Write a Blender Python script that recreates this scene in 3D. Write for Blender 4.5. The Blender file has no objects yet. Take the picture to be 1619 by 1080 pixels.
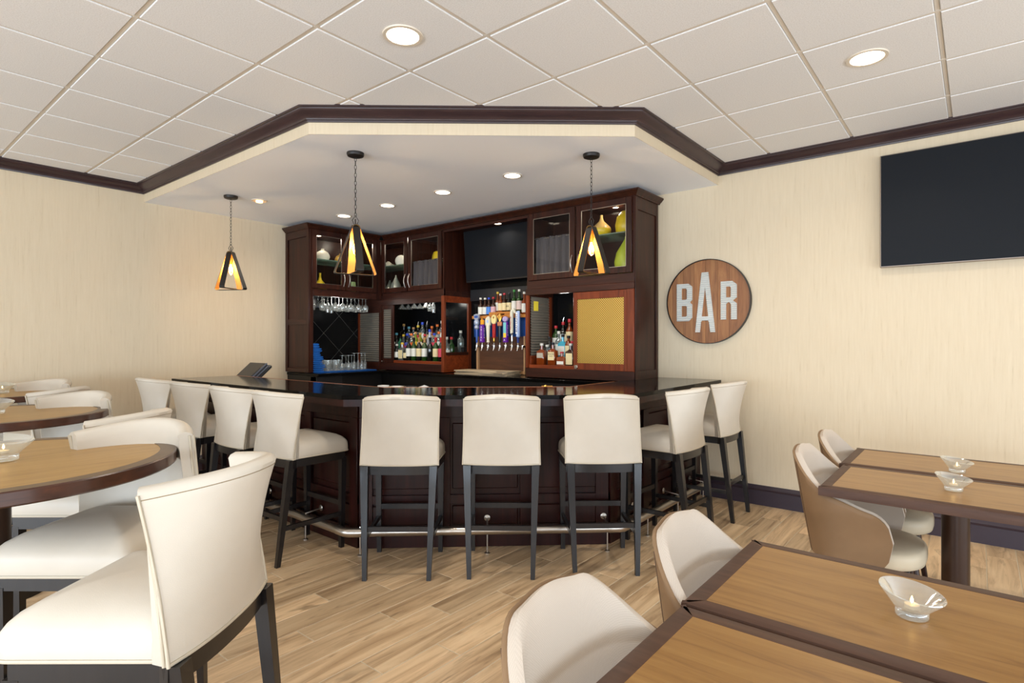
import bpy, bmesh, math, random
from math import sin, cos, pi, radians, sqrt
from mathutils import Vector, Matrix
random.seed(7)
SC = bpy.context.scene
COL = SC.collection

# ------------------------------------------------------------------ camera
AZ = radians(39.35)
cam_d = bpy.data.cameras.new('camera')
cam_d.sensor_width = 36.0
cam_d.lens = 36.0 * 898.0 / 1619.0
cam_d.clip_start = 0.02
cam = bpy.data.objects.new('camera', cam_d)
COL.objects.link(cam)
CAMH = 1.42
cam.location = (0, 0, CAMH)
cam.rotation_euler = (radians(90), 0, AZ)
SC.camera = cam

# ------------------------------------------------------------------ world, exposure
w = bpy.data.worlds.new('world'); SC.world = w; w.use_nodes = True
w.node_tree.nodes['Background'].inputs[0].default_value = (0.95, 0.97, 1.0, 1)
w.node_tree.nodes['Background'].inputs[1].default_value = 1.0
SC.view_settings.view_transform = 'Standard'
SC.view_settings.look = 'None'
SC.view_settings.gamma = 1.0
SC.view_settings.use_curve_mapping = False
SC.view_settings.exposure = 0.0

def area(name, loc, rot, sx, sy, power, col, spread=180, shape='RECTANGLE'):
    d = bpy.data.lights.new(name, 'AREA'); d.shape = shape
    d.size = sx
    if shape in ('RECTANGLE', 'ELLIPSE'): d.size_y = sy
    d.energy = power; d.color = col; d.spread = radians(spread)
    o = bpy.data.objects.new(name, d); COL.objects.link(o)
    o.location = loc; o.rotation_euler = rot
    return o
# daylight entering through the two window bands behind the camera
area('daylight_front', (-1.0, -5.96, 1.12), (radians(99), 0, 0), 9.4, 1.7, 630, (0.70, 0.845, 1.0))
area('daylight_side', (4.96, 0.0, 1.12), (radians(99), 0, radians(90)), 9.0, 1.7, 335, (0.70, 0.845, 1.0))

# ------------------------------------------------------------------ room numbers
XL, YB = -6.60, 5.19          # left wall, right (bar sign) wall
XR, YF = 5.00, -6.00          # walls behind the camera
CZ, SZ = 3.01, 2.845          # ceiling, soffit underside

def at(u, y):                 # world x where a sight line measured at photo column u meets depth plane y
    k = (u - 809.5) / 898.0
    dx = -sin(AZ) + cos(AZ) * k; dy = cos(AZ) + sin(AZ) * k
    return y * dx / dy

# ------------------------------------------------------------------ materials
def lin(c):
    return tuple((x / 12.92 if x <= 0.04045 else ((x + 0.055) / 1.055) ** 2.4) for x in (v / 255.0 for v in c)) + (1.0,)
MATS = {}
def mat(name, col, rough=0.5, metal=0.0, coat=0.0, spec=0.5, emit=None, es=0.0, trans=0.0, alpha=1.0):
    if name in MATS: return MATS[name]
    m = bpy.data.materials.new(name); m.use_nodes = True
    b = m.node_tree.nodes['Principled BSDF']
    b.inputs['Base Color'].default_value = lin(col)
    b.inputs['Roughness'].default_value = rough
    b.inputs['Metallic'].default_value = metal
    b.inputs['Coat Weight'].default_value = coat
    b.inputs['Coat Roughness'].default_value = 0.08
    b.inputs['Specular IOR Level'].default_value = spec
    if emit is not None:
        b.inputs['Emission Color'].default_value = lin(emit); b.inputs['Emission Strength'].default_value = es
    MATS[name] = m
    return m
def N(m, t, **kw):
    n = m.node_tree.nodes.new(t)
    for k, v in kw.items(): setattr(n, k, v)
    return n
def L(m, a, b): m.node_tree.links.new(a, b)
def ramp(m, fac, stops):
    r = N(m, 'ShaderNodeValToRGB')
    e = r.color_ramp.elements
    while len(e) < len(stops): e.new(0.5)
    for i, (p, c) in enumerate(stops):
        e[i].position = p; e[i].color = lin(c)
    L(m, fac, r.inputs[0]); return r.outputs[0]
def bump(m, h, strength, dist=0.01):
    b = N(m, 'ShaderNodeBump'); b.inputs['Strength'].default_value = strength; b.inputs['Distance'].default_value = dist
    L(m, h, b.inputs['Height']); L(m, b.outputs[0], m.node_tree.nodes['Principled BSDF'].inputs['Normal'])
def coords(m, scale, rnd=None):
    tc = N(m, 'ShaderNodeTexCoord'); mp = N(m, 'ShaderNodeMapping')
    mp.inputs['Scale'].default_value = scale
    src = tc.outputs['Object']
    if rnd:
        if rnd == 'island':
            g = N(m, 'ShaderNodeNewGeometry'); ro = g.outputs['Random Per Island']
        else:
            g = N(m, 'ShaderNodeObjectInfo'); ro = g.outputs['Random']
        mu = N(m, 'ShaderNodeMath', operation='MULTIPLY'); mu.inputs[1].default_value = 57.0
        L(m, ro, mu.inputs[0])
        va = N(m, 'ShaderNodeVectorMath', operation='ADD')
        L(m, src, va.inputs[0]); L(m, mu.outputs[0], va.inputs[1]); src = va.outputs[0]
        L(m, src, mp.inputs[0]); return mp.outputs[0], ro
    L(m, src, mp.inputs[0]); return mp.outputs[0], None
def wood(name, stops, scale, rough=0.35, coat=0.0, bmp=0.05, detail=6, dist=0.6, rnd=None, rndamt=0.0, spec=0.5, knot=0.0):
    m = mat(name, stops[0][1], rough, 0, coat, spec)
    b = m.node_tree.nodes['Principled BSDF']
    v, ro = coords(m, scale, rnd)
    n = N(m, 'ShaderNodeTexNoise'); n.inputs['Scale'].default_value = 1.0; n.inputs['Detail'].default_value = detail
    n.inputs['Roughness'].default_value = 0.62; n.inputs['Distortion'].default_value = dist
    L(m, v, n.inputs['Vector'])
    c = ramp(m, n.outputs[0], stops)
    if knot:
        v2 = N(m, 'ShaderNodeMapping'); v2.inputs['Scale'].default_value = (0.55, 1.1, 0.55); L(m, v, v2.inputs[0])
        n2 = N(m, 'ShaderNodeTexNoise'); n2.inputs['Scale'].default_value = 1.6; n2.inputs['Detail'].default_value = 3; n2.inputs['Distortion'].default_value = 1.4
        L(m, v2.outputs[0], n2.inputs['Vector'])
        k2 = N(m, 'ShaderNodeMapRange'); k2.inputs[1].default_value = 0.60; k2.inputs[2].default_value = 0.80; k2.inputs[3].default_value = 0.0; k2.inputs[4].default_value = knot
        L(m, n2.outputs[0], k2.inputs[0])
        mk = N(m, 'ShaderNodeMix', data_type='RGBA'); mk.inputs[7].default_value = lin((92, 66, 42))
        L(m, k2.outputs[0], mk.inputs[0]); L(m, c, mk.inputs[6]); c = mk.outputs[2]
    if rnd and rndamt:
        hs = N(m, 'ShaderNodeHueSaturation')
        mr = N(m, 'ShaderNodeMapRange'); mr.inputs[3].default_value = 1 - rndamt; mr.inputs[4].default_value = 1 + rndamt
        L(m, ro, mr.inputs[0]); L(m, mr.outputs[0], hs.inputs['Value']); L(m, c, hs.inputs['Color']); c = hs.outputs[0]
    L(m, c, b.inputs['Base Color'])
    if bmp: bump(m, n.outputs[0], bmp, 0.004)
    return m

def wall_paper():
    m = mat('wallcovering', (222, 206, 174), 0.62, spec=0.3)
    b = m.node_tree.nodes['Principled BSDF']
    v, _ = coords(m, (26, 26, 1.6))
    n = N(m, 'ShaderNodeTexNoise'); n.inputs['Scale'].default_value = 2.2; n.inputs['Detail'].default_value = 7; n.inputs['Roughness'].default_value = 0.7
    L(m, v, n.inputs['Vector'])
    c = ramp(m, n.outputs[0], [(0.24, (200, 180, 148)), (0.40, (215, 197, 168)), (0.7, (220, 203, 175))])
    L(m, c, b.inputs['Base Color']); bump(m, n.outputs[0], 0.18, 0.004)
    return m
M_WALL = wall_paper()
M_TRIM = wood('dark_trim', [(0.3, (44, 30, 32)), (0.7, (62, 42, 43))], (3, 3, 40), 0.38, 0.15, 0.02)
M_BASE = mat('baseboard_paint', (52, 40, 50), 0.4)
M_SOFFIT = mat('soffit_paint', (248, 249, 252), 0.6)
M_TEE = mat('ceiling_grid', (226, 218, 206), 0.5)
def tile_mat():
    m = mat('ceiling_tile', (234, 228, 220), 0.85, spec=0.2)
    v, _ = coords(m, (160, 160, 160))
    n = N(m, 'ShaderNodeTexNoise'); n.inputs['Scale'].default_value = 1.0; n.inputs['Detail'].default_value = 2
    L(m, v, n.inputs['Vector'])
    c = ramp(m, n.outputs[0], [(0.3, (226, 224, 222)), (0.6, (239, 238, 237))])
    L(m, c, m.node_tree.nodes['Principled BSDF'].inputs['Base Color']); bump(m, n.outputs[0], 0.15, 0.002)
    return m
M_TILE = tile_mat()
FLOORSTOPS = [(0.24, (124, 96, 67)), (0.40, (182, 150, 114)), (0.55, (213, 181, 142)), (0.78, (232, 204, 166))]
M_PLANK = wood('wood_look_plank', FLOORSTOPS, (16, 1.3, 16), 0.38, 0.0, 0.04, 7, 0.9, 'object', 0.20, knot=0.85)
M_PLANK2 = wood('wood_look_plank_far', FLOORSTOPS, (16, 1.3, 16), 0.38, 0.0, 0.04, 7, 0.9, 'island', 0.20, knot=0.85)
M_GROUT = mat('grout', (205, 190, 166), 0.8)
M_MAHOG = wood('mahogany', [(0.3, (32, 13, 8)), (0.55, (54, 24, 14)), (0.8, (74, 35, 21))], (22, 22, 1.6), 0.34, 0.0, 0.02, spec=0.3)
M_MAHOGH = wood('mahogany_rail', [(0.3, (34, 15, 10)), (0.55, (56, 27, 18)), (0.8, (74, 37, 24))], (1.6, 22, 22), 0.34, 0.0, 0.02, spec=0.3)
M_CHERRY = wood('cherry_wood', [(0.3, (84, 34, 16)), (0.55, (116, 51, 24)), (0.8, (138, 66, 32))], (22, 22, 1.8), 0.34, 0.0, 0.02, spec=0.3)
M_CHERRYH = wood('cherry_wood_rail', [(0.3, (92, 36, 16)), (0.55, (128, 56, 25)), (0.8, (150, 72, 34))], (1.8, 22, 22), 0.34, 0.0, 0.02, spec=0.3)
M_BARW = wood('bar_mahogany', [(0.3, (27, 8, 6)), (0.55, (44, 15, 11)), (0.8, (60, 22, 16))], (18, 18, 1.4), 0.32, 0.0, 0.02, spec=0.3)
M_GRANITE = mat('black_granite', (13, 12, 11), 0.10, spec=0.12)
M_DARKIN = mat('dark_interior', (26, 17, 13), 0.5)
M_BLACK = mat('black_paint', (9, 8, 8), 0.5)
M_MIRROR = mat('black_mirror', (13, 13, 14), 0.18, spec=0.16)
M_ETCH = mat('etched_line', (96, 96, 92), 0.4)
M_STOOLW = wood('espresso_wood', [(0.3, (16, 13, 13)), (0.7, (27, 22, 21))], (30, 30, 4), 0.33, 0.15, 0.02)
def leather(name, col, col2, scale=420, rough=0.42):
    m = mat(name, col, rough, spec=0.3)
    v, _ = coords(m, (1, 1, 1))
    n = N(m, 'ShaderNodeTexNoise'); n.inputs['Scale'].default_value = 5; n.inputs['Detail'].default_value = 3
    L(m, v, n.inputs['Vector'])
    c = ramp(m, n.outputs[0], [(0.3, col2), (0.65, col)])
    L(m, c, m.node_tree.nodes['Principled BSDF'].inputs['Base Color'])
    vo = N(m, 'ShaderNodeTexVoronoi'); vo.inputs['Scale'].default_value = scale
    L(m, v, vo.inputs['Vector']); bump(m, vo.outputs[0], 0.12, 0.001)
    return m
M_LEATHER = leather('cream_leather', (211, 200, 184), (205, 193, 176))
M_PIPE = leather('cream_piping', (198, 185, 164), (193, 179, 157))
M_SEAM = mat('stitch_thread', (150, 132, 104), 0.7)
M_TUB_OUT = leather('tan_leather', (142, 112, 82), (130, 102, 74), 300, 0.5)
def weave():
    m = mat('greige_weave', (206, 190, 174), 0.85, spec=0.2)
    v, _ = coords(m, (1, 1, 1))
    ch = N(m, 'ShaderNodeTexChecker'); ch.inputs['Scale'].default_value = 420
    ch.inputs[1].default_value = lin((203, 188, 172)); ch.inputs[2].default_value = lin((193, 177, 160))
    L(m, v, ch.inputs['Vector']); L(m, ch.outputs[0], m.node_tree.nodes['Principled BSDF'].inputs['Base Color'])
    bump(m, ch.outputs[1], 0.06, 0.001)
    return m
M_TUB_IN = weave()
M_TUB_SEAT = leather('beige_seat_vinyl', (205, 190, 164), (196, 180, 153), 300, 0.42)
M_LEGW = wood('walnut_leg', [(0.3, (36, 18, 12)), (0.7, (60, 31, 20))], (30, 30, 4), 0.35, 0.2, 0.02)
M_OAK = wood('oak_laminate', [(0.28, (124, 84, 38)), (0.46, (151, 108, 54)), (0.6, (159, 117, 61)), (0.8, (174, 132, 77))], (2.2, 26, 26), 0.33, 0.0, 0.0, 7, 1.0)
M_OAKR = wood('oak_laminate_round', [(0.28, (152, 112, 58)), (0.5, (172, 132, 70)), (0.8, (184, 146, 84))], (26, 2.2, 26), 0.38, 0.0, 0.0, 7, 1.0)
M_BAND = wood('walnut_edge', [(0.3, (72, 48, 36)), (0.7, (92, 64, 49))], (3, 30, 30), 0.5, 0.0, 0.01, spec=0.3)
M_BANDR = wood('walnut_edge_round', [(0.3, (98, 76, 52)), (0.7, (112, 88, 62))], (12, 12, 12), 0.4, 0.0, 0.0)
M_BANDD = wood('walnut_edge_side', [(0.3, (46, 23, 14)), (0.6, (74, 38, 23)), (0.8, (96, 52, 32))], (9, 9, 40), 0.3, 0.3, 0.02)
M_COLUMN = mat('dark_bronze_column', (54, 33, 20), 0.3, 0.3)
M_STEEL = mat('brushed_steel', (196, 188, 178), 0.3, 1.0)
M_CHROME = mat('chrome', (225, 225, 225), 0.12, 1.0)
M_NICKEL = mat('satin_nickel', (190, 182, 172), 0.3, 1.0)
M_BRASS = mat('brass', (196, 150, 70), 0.28, 1.0)
M_COPPER = mat('copper_strip', (196, 128, 96), 0.35, 0.8)
M_IRON = mat('dark_iron', (34, 29, 26), 0.45, 0.3)
M_GOLD = mat('gold_leaf', (196, 146, 76), 0.5, 0.4)
M_SCREEN = mat('screen_glass', (27, 29, 33), 0.45, spec=0.10)
M_BEZEL = mat('screen_bezel', (36, 33, 32), 0.35)
M_SILVER = mat('silver_bezel', (148, 134, 122), 0.35, 0.6)
M_TERM = mat('terminal_plastic', (38, 38, 40), 0.4)
M_TERM2 = mat('terminal_grey', (92, 98, 112), 0.4)
M_CURTAIN = mat('charcoal_cloth', (80, 74, 76), 0.8, spec=0.2)
M_BLUE = mat('blue_towel', (28, 84, 158), 0.9, spec=0.1)
M_NAVY = mat('navy_cloth', (24, 62, 122), 0.75, spec=0.2)
M_WHITE = mat('white_matte', (236, 232, 224), 0.5)
M_LAMP = mat('lamp_lens', (255, 250, 240), 0.5, emit=(255, 240, 215), es=9.0)
M_LAMPO = mat('lamp_lens_warm', (255, 220, 170), 0.5, emit=(255, 196, 130), es=5.0)
M_TRIMW = mat('lamp_trim', (226, 214, 196), 0.45)
M_FIL = mat('filament_glow', (255, 220, 150), 0.5, emit=(255, 198, 110), es=22.0)
M_FLAME = mat('candle_flame', (255, 220, 150), 0.5, emit=(255, 205, 130), es=30.0)
M_WAX = mat('candle_wax', (246, 236, 214), 0.5, emit=(255, 200, 130), es=0.1)
M_GALV = mat('galvanised_metal', (214, 214, 208), 0.45, 0.15)

def glass(name, tint=(255, 255, 255), gloss=0.10, rough=0.03, frost=0.0, fcol=(235, 240, 236), refl=1.0):
    if name in MATS: return MATS[name]
    m = bpy.data.materials.new(name); m.use_nodes = True; MATS[name] = m
    nt = m.node_tree; nt.nodes.remove(nt.nodes['Principled BSDF'])
    out = nt.nodes['Material Output']
    tr = N(m, 'ShaderNodeBsdfTransparent'); tr.inputs[0].default_value = lin(tint)
    gl = N(m, 'ShaderNodeBsdfGlossy'); gl.inputs['Roughness'].default_value = rough; gl.inputs[0].default_value = (refl, refl, refl, 1)
    fr = N(m, 'ShaderNodeLayerWeight'); fr.inputs[0].default_value = 0.35
    mr = N(m, 'ShaderNodeMapRange'); mr.inputs[3].default_value = gloss * 0.5; mr.inputs[4].default_value = min(0.9, gloss * 6)
    L(m, fr.outputs['Facing'], mr.inputs[0])
    mx = N(m, 'ShaderNodeMixShader'); L(m, mr.outputs[0], mx.inputs[0]); L(m, tr.outputs[0], mx.inputs[1]); L(m, gl.outputs[0], mx.inputs[2])
    res = mx.outputs[0]
    if frost > 0:
        di = N(m, 'ShaderNodeBsdfTranslucent'); di.inputs[0].default_value = lin(fcol)
        d2 = N(m, 'ShaderNodeBsdfDiffuse'); d2.inputs[0].default_value = lin(fcol)
        a = N(m, 'ShaderNodeMixShader'); a.inputs[0].default_value = 0.5; L(m, di.outputs[0], a.inputs[1]); L(m, d2.outputs[0], a.inputs[2])
        m2 = N(m, 'ShaderNodeMixShader'); m2.inputs[0].default_value = frost; L(m, res, m2.inputs[1]); L(m, a.outputs[0], m2.inputs[2]); res = m2.outputs[0]
    L(m, res, out.inputs['Surface'])
    return m
G_PANE = glass('door_pane_glass', (252, 253, 252), 0.008)
G_SHELF = glass('shelf_glass', (196, 226, 212), 0.2, 0.03, 0.22, (190, 215, 205))
G_CLEAR = glass('clear_glass', (246, 248, 246), 0.2, 0.04, 0.16)
G_VOTIVE = glass('frosted_votive_glass', (250, 252, 250), 0.14, 0.06, 0.16, (246, 250, 246))
G_BULB = glass('amber_bulb_glass', (255, 236, 196), 0.06, 0.03)
G_BOTTLE = glass('clear_bottle_glass', (216, 224, 222), 0.18, 0.04, 0.22, (190, 200, 200))
M_GLGREEN = mat('green_bottle_glass', (28, 62, 18), 0.08, coat=0.4)
M_GLDARK = mat('dark_bottle_glass', (16, 18, 14), 0.07, coat=0.4)
M_GLBROWN = mat('brown_bottle_glass', (52, 26, 12), 0.08, coat=0.4)
M_GLAMBER = mat('amber_whiskey', (120, 52, 16), 0.08, coat=0.4)
M_GLTEAL = mat('aqua_bottle_glass', (64, 164, 190), 0.08, coat=0.4)
M_GLFROST = mat('frosted_grey_bottle', (168, 170, 178), 0.4)
M_GLLIME = mat('olive_bottle_glass', (112, 128, 32), 0.1, coat=0.4)
M_GLSEA = mat('sea_green_bottle', (70, 150, 112), 0.1, coat=0.4)
def reeded():
    m = mat('reeded_glass', (138, 131, 119), 0.28, 0.4)
    return m
M_REED = reeded()
def brassmesh():
    m = mat('brass_mesh', (196, 160, 80), 0.35, 0.75)
    tc = N(m, 'ShaderNodeTexCoord'); mp = N(m, 'ShaderNodeMapping'); mp.inputs['Rotation'].default_value = (0, radians(45), 0); mp.inputs['Scale'].default_value = (62, 62, 62)
    L(m, tc.outputs['Object'], mp.inputs[0])
    sx = N(m, 'ShaderNodeSeparateXYZ'); L(m, mp.outputs[0], sx.inputs[0])
    def tri(o):
        a = N(m, 'ShaderNodeMath', operation='FRACT'); L(m, o, a.inputs[0])
        s = N(m, 'ShaderNodeMath', operation='SUBTRACT'); L(m, a.outputs[0], s.inputs[0]); s.inputs[1].default_value = 0.5
        b = N(m, 'ShaderNodeMath', operation='ABSOLUTE'); L(m, s.outputs[0], b.inputs[0]); return b.outputs[0]
    mxx = N(m, 'ShaderNodeMath', operation='MAXIMUM'); L(m, tri(sx.outputs[0]), mxx.inputs[0]); L(m, tri(sx.outputs[2]), mxx.inputs[1])
    c = ramp(m, mxx.outputs[0], [(0.20, (60, 38, 18)), (0.30, (206, 170, 88))])
    L(m, c, m.node_tree.nodes['Principled BSDF'].inputs['Base Color'])
    return m
M_MESH = brassmesh()
M_SIGNW = wood('sign_plank_wood', [(0.25, (104, 62, 30)), (0.45, (142, 90, 48)), (0.6, (158, 106, 60)), (0.8, (176, 126, 76))], (16, 16, 1.6), 0.5, 0, 0.05, 6, 1.2, 'object', 0.12)

# ------------------------------------------------------------------ mesh builder
class MB:
    def __init__(s): s.v = []; s.f = []
    def add(s, V, Fc, M=None):
        b = len(s.v)
        s.v += [tuple(M @ Vector(p)) for p in V] if M is not None else [tuple(p) for p in V]
        s.f += [tuple(b + i for i in q) for q in Fc]
        return s
    def box(s, x0, x1, y0, y1, z0, z1, b=0.0, M=None):
        if x1 < x0: x0, x1 = x1, x0
        if y1 < y0: y0, y1 = y1, y0
        if z1 < z0: z0, z1 = z1, z0
        lo = (x0, y0, z0); hi = (x1, y1, z1)
        if b <= 0:
            V = [(x, y, z) for x in (x0, x1) for y in (y0, y1) for z in (z0, z1)]
            return s.add(V, [(0, 1, 3, 2), (4, 6, 7, 5), (0, 4, 5, 1), (2, 3, 7, 6), (0, 2, 6, 4), (1, 5, 7, 3)], M)
        b = min(b, 0.49 * min(x1 - x0, y1 - y0, z1 - z0))
        V = []; idx = {}
        for sx in (0, 1):
            for sy in (0, 1):
                for sz in (0, 1):
                    sg = (sx, sy, sz)
                    for k in range(3):
                        p = []
                        for a in range(3):
                            e = hi[a] if sg[a] else lo[a]
                            if a != k: e += -b if sg[a] else b
                            p.append(e)
                        idx[sg, k] = len(V); V.append(tuple(p))
        Fc = []
        for k in range(3):
            i, j = [a for a in range(3) if a != k]
            for sg in (0, 1):
                q = []
                for a, c in ((0, 0), (1, 0), (1, 1), (0, 1)):
                    t = [0, 0, 0]; t[k] = sg; t[i] = a; t[j] = c; q.append(idx[tuple(t), k])
                Fc.append(tuple(q))
            for a in (0, 1):
                for c in (0, 1):      # edge along axis k
                    t0 = [0, 0, 0]; t0[i] = a; t0[j] = c; t1 = list(t0); t1[k] = 1
                    Fc.append((idx[tuple(t0), i], idx[tuple(t1), i], idx[tuple(t1), j], idx[tuple(t0), j]))
        for sx in (0, 1):
            for sy in (0, 1):
                for sz in (0, 1): Fc.append(tuple(idx[(sx, sy, sz), k] for k in range(3)))
        return s.add(V, Fc, M)
    def frus(s, p0, p1, w0, d0, w1, d1, M=None):       # tapered post between p0 and p1
        V = []
        for p, ww, d in ((p0, w0, d0), (p1, w1, d1)):
            for a, c in ((-1, -1), (1, -1), (1, 1), (-1, 1)): V.append((p[0] + a * ww / 2, p[1] + c * d / 2, p[2]))
        return s.add(V, [(0, 3, 2, 1), (4, 5, 6, 7)] + [(i, (i + 1) % 4, 4 + (i + 1) % 4, 4 + i) for i in range(4)], M)
    def bar(s, p0, p1, wd, h, M=None):                 # rectangular bar along p0-p1, width wd (horizontal), height h
        a = Vector(p0); c = Vector(p1); d = (c - a).normalized()
        up = Vector((0, 0, 1)) if abs(d.z) < 0.95 else Vector((0, 1, 0))
        sd = d.cross(up).normalized(); up = sd.cross(d)
        V = []
        for p in (a, c):
            for i, j in ((-1, -1), (1, -1), (1, 1), (-1, 1)): V.append(p + sd * (i * wd / 2) + up * (j * h / 2))
        return s.add(V, [(0, 3, 2, 1), (4, 5, 6, 7)] + [(i, (i + 1) % 4, 4 + (i + 1) % 4, 4 + i) for i in range(4)], M)
    def lathe(s, prof, seg=20, c=(0, 0, 0), M=None, caps=True):
        V = []; Fc = []
        n = len(prof)
        for r, z in prof:
            for i in range(seg):
                a = 2 * pi * i / seg; V.append((c[0] + r * cos(a), c[1] + r * sin(a), c[2] + z))
        for k in range(n - 1):
            for i in range(seg):
                j = (i + 1) % seg; Fc.append((k * seg + i, k * seg + j, (k + 1) * seg + j, (k + 1) * seg + i))
        if caps:
            if prof[0][0] > 1e-6: Fc.append(tuple(range(seg - 1, -1, -1)))
            if prof[-1][0] > 1e-6: Fc.append(tuple((n - 1) * seg + i for i in range(seg)))
        return s.add(V, Fc, M)
    def tube(s, pts, r, seg=8, closed=False, M=None, flat=None):
        pts = [Vector(p) for p in pts]; n = len(pts)
        V = []; Fc = []; prev = None
        for i in range(n):
            if closed: t = pts[(i + 1) % n] - pts[i - 1]
            else: t = pts[min(i + 1, n - 1)] - pts[max(i - 1, 0)]
            t = t.normalized()
            if prev is None:
                u = t.cross(Vector((0, 0, 1)))
                if u.length < 1e-3: u = t.cross(Vector((0, 1, 0)))
                u.normalize()
            else:
                u = (prev - t * prev.dot(t)).normalized()
            prev = u; v = t.cross(u)
            rr = r[i] if isinstance(r, (list, tuple)) else r
            for k in range(seg):
                a = 2 * pi * k / seg; V.append(pts[i] + u * (rr * cos(a)) + v * (rr * sin(a)))
        m = n if closed else n - 1
        for i in range(m):
            i2 = (i + 1) % n
            for k in range(seg):
                k2 = (k + 1) % seg; Fc.append((i * seg + k, i * seg + k2, i2 * seg + k2, i2 * seg + k))
        if not closed:
            Fc.append(tuple(range(seg - 1, -1, -1))); Fc.append(tuple((n - 1) * seg + k for k in range(seg)))
        return s.add(V, Fc, M)
    def prism(s, poly, z0, z1, M=None):
        n = len(poly)
        V = [(x, y, z0) for x, y in poly] + [(x, y, z1) for x, y in poly]
        return s.add(V, [tuple(range(n - 1, -1, -1)), tuple(range(n, 2 * n))] + [(i, (i + 1) % n, n + (i + 1) % n, n + i) for i in range(n)], M)
    def loft(s, rings, caps=True, M=None):
        n = len(rings[0]); V = [p for r in rings for p in r]; Fc = []
        for k in range(len(rings) - 1):
            for i in range(n):
                j = (i + 1) % n; Fc.append((k * n + i, k * n + j, (k + 1) * n + j, (k + 1) * n + i))
        if caps: Fc.append(tuple(range(n - 1, -1, -1))); Fc.append(tuple((len(rings) - 1) * n + i for i in range(n)))
        return s.add(V, Fc, M)
    def grid(s, P, M=None):
        r = len(P); c = len(P[0]); V = [p for row in P for p in row]
        return s.add(V, [(i * c + j, i * c + j + 1, (i + 1) * c + j + 1, (i + 1) * c + j) for i in range(r - 1) for j in range(c - 1)], M)
    def mesh(s, name, m, smooth=38, recalc=True):
        me = bpy.data.meshes.new(name); me.from_pydata(s.v, [], s.f); me.update()
        if recalc:
            bm = bmesh.new(); bm.from_mesh(me); bmesh.ops.recalc_face_normals(bm, faces=bm.faces); bm.to_mesh(me); bm.free()
        if m is not None: me.materials.append(m)
        if smooth:
            me.polygons.foreach_set('use_smooth', [True] * len(me.polygons)); me.set_sharp_from_angle(angle=radians(smooth))
        return me
    def obj(s, name, m, parent=None, smooth=38, **kw):
        return put(name, s.mesh(name, m, smooth), parent, **kw)
def put(name, me, parent=None, loc=None, rz=None, label=None, cat=None, group=None, kind=None):
    o = bpy.data.objects.new(name, me); COL.objects.link(o)
    if parent is not None: o.parent = parent
    if loc is not None: o.location = loc
    if rz is not None: o.rotation_euler = (0, 0, rz)
    return tag(o, label, cat, group, kind)
def tag(o, label=None, cat=None, group=None, kind=None):
    if label: o['label'] = label
    if cat: o['category'] = cat
    if group: o['group'] = group
    if kind: o['kind'] = kind
    return o
def thing(name, label, cat, loc=(0, 0, 0), rz=0.0, group=None, kind=None):
    return put(name, None, None, loc, rz, label, cat, group, kind)
def dup(root, loc, rz, label=None, group=None):
    r = root.copy(); COL.objects.link(r); r.location = loc; r.rotation_euler = (0, 0, rz)
    if label: r['label'] = label
    if group: r['group'] = group
    for ch in list(root.children):
        c = ch.copy(); COL.objects.link(c); c.parent = r
        for g in list(ch.children):
            d = g.copy(); COL.objects.link(d); d.parent = c
    return r
def text_mesh(body, size, m, extrude=0.0008):
    cu = bpy.data.curves.new('lettering', 'FONT'); cu.body = body; cu.size = size; cu.extrude = extrude
    cu.align_x = 'CENTER'; cu.align_y = 'CENTER'; cu.resolution_u = 2
    ob = bpy.data.objects.new('lettering_tmp', cu); COL.objects.link(ob)
    me = bpy.data.meshes.new_from_object(ob)
    bpy.data.objects.remove(ob); bpy.data.curves.remove(cu)
    me.materials.clear(); me.materials.append(m)
    return me

# ------------------------------------------------------------------ floor
flo = MB().box(XL, XR, YF, YB, -0.10, -0.0018).obj('floor', M_GROUT, kind='structure')
PW, PL, GAP = 0.1545, 0.92, 0.0055
plank_me = MB().box(GAP / 2 - PW / 2, PW / 2 - GAP / 2, -PL / 2 + GAP / 2, PL / 2 - GAP / 2, -0.012, 0.0, 0.0012).mesh('plank', M_PLANK, 0)
near = []; far = []
i = 0; x = XL + PW / 2
while x < XR:
    off = (i % 3) * PL / 3.0 + random.uniform(-0.07, 0.07)
    y = YF - PL + off
    while y - PL / 2 < YB:
        if y + PL / 2 > YF:
            depth = -sin(AZ) * x + cos(AZ) * y; lat = cos(AZ) * x + sin(AZ) * y
            vis = depth > 0.9 and abs(lat) / depth < 1.05 and y + PL / 2 <= YB and y - PL / 2 >= YF
            # strips hidden under and behind the bar
            hid = (x < -2.1 and y > 2.5 + 0.45 and (y - 2.34) > (x + 3.28) * 0.9 + 0.6) or (x < -4.6 and y < 2.0)
            (near if vis and not hid else far).append((x, y))
        y += PL
    x += PW; i += 1
near.sort(key=lambda p: -sin(AZ) * p[0] + cos(AZ) * p[1])
far += near[300:]; near = near[:300]
for x, y in near: put('plank', plank_me, flo, (x, y, 0))
mb = MB()
for x, y in far: mb.box(max(x - PW / 2 + GAP / 2, XL), min(x + PW / 2 - GAP / 2, XR), max(y - PL / 2 + GAP / 2, YF), min(y + PL / 2 - GAP / 2, YB), -0.012, 0)
mb.obj('plank_field', M_PLANK2, flo, 0, kind='stuff')

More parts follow.
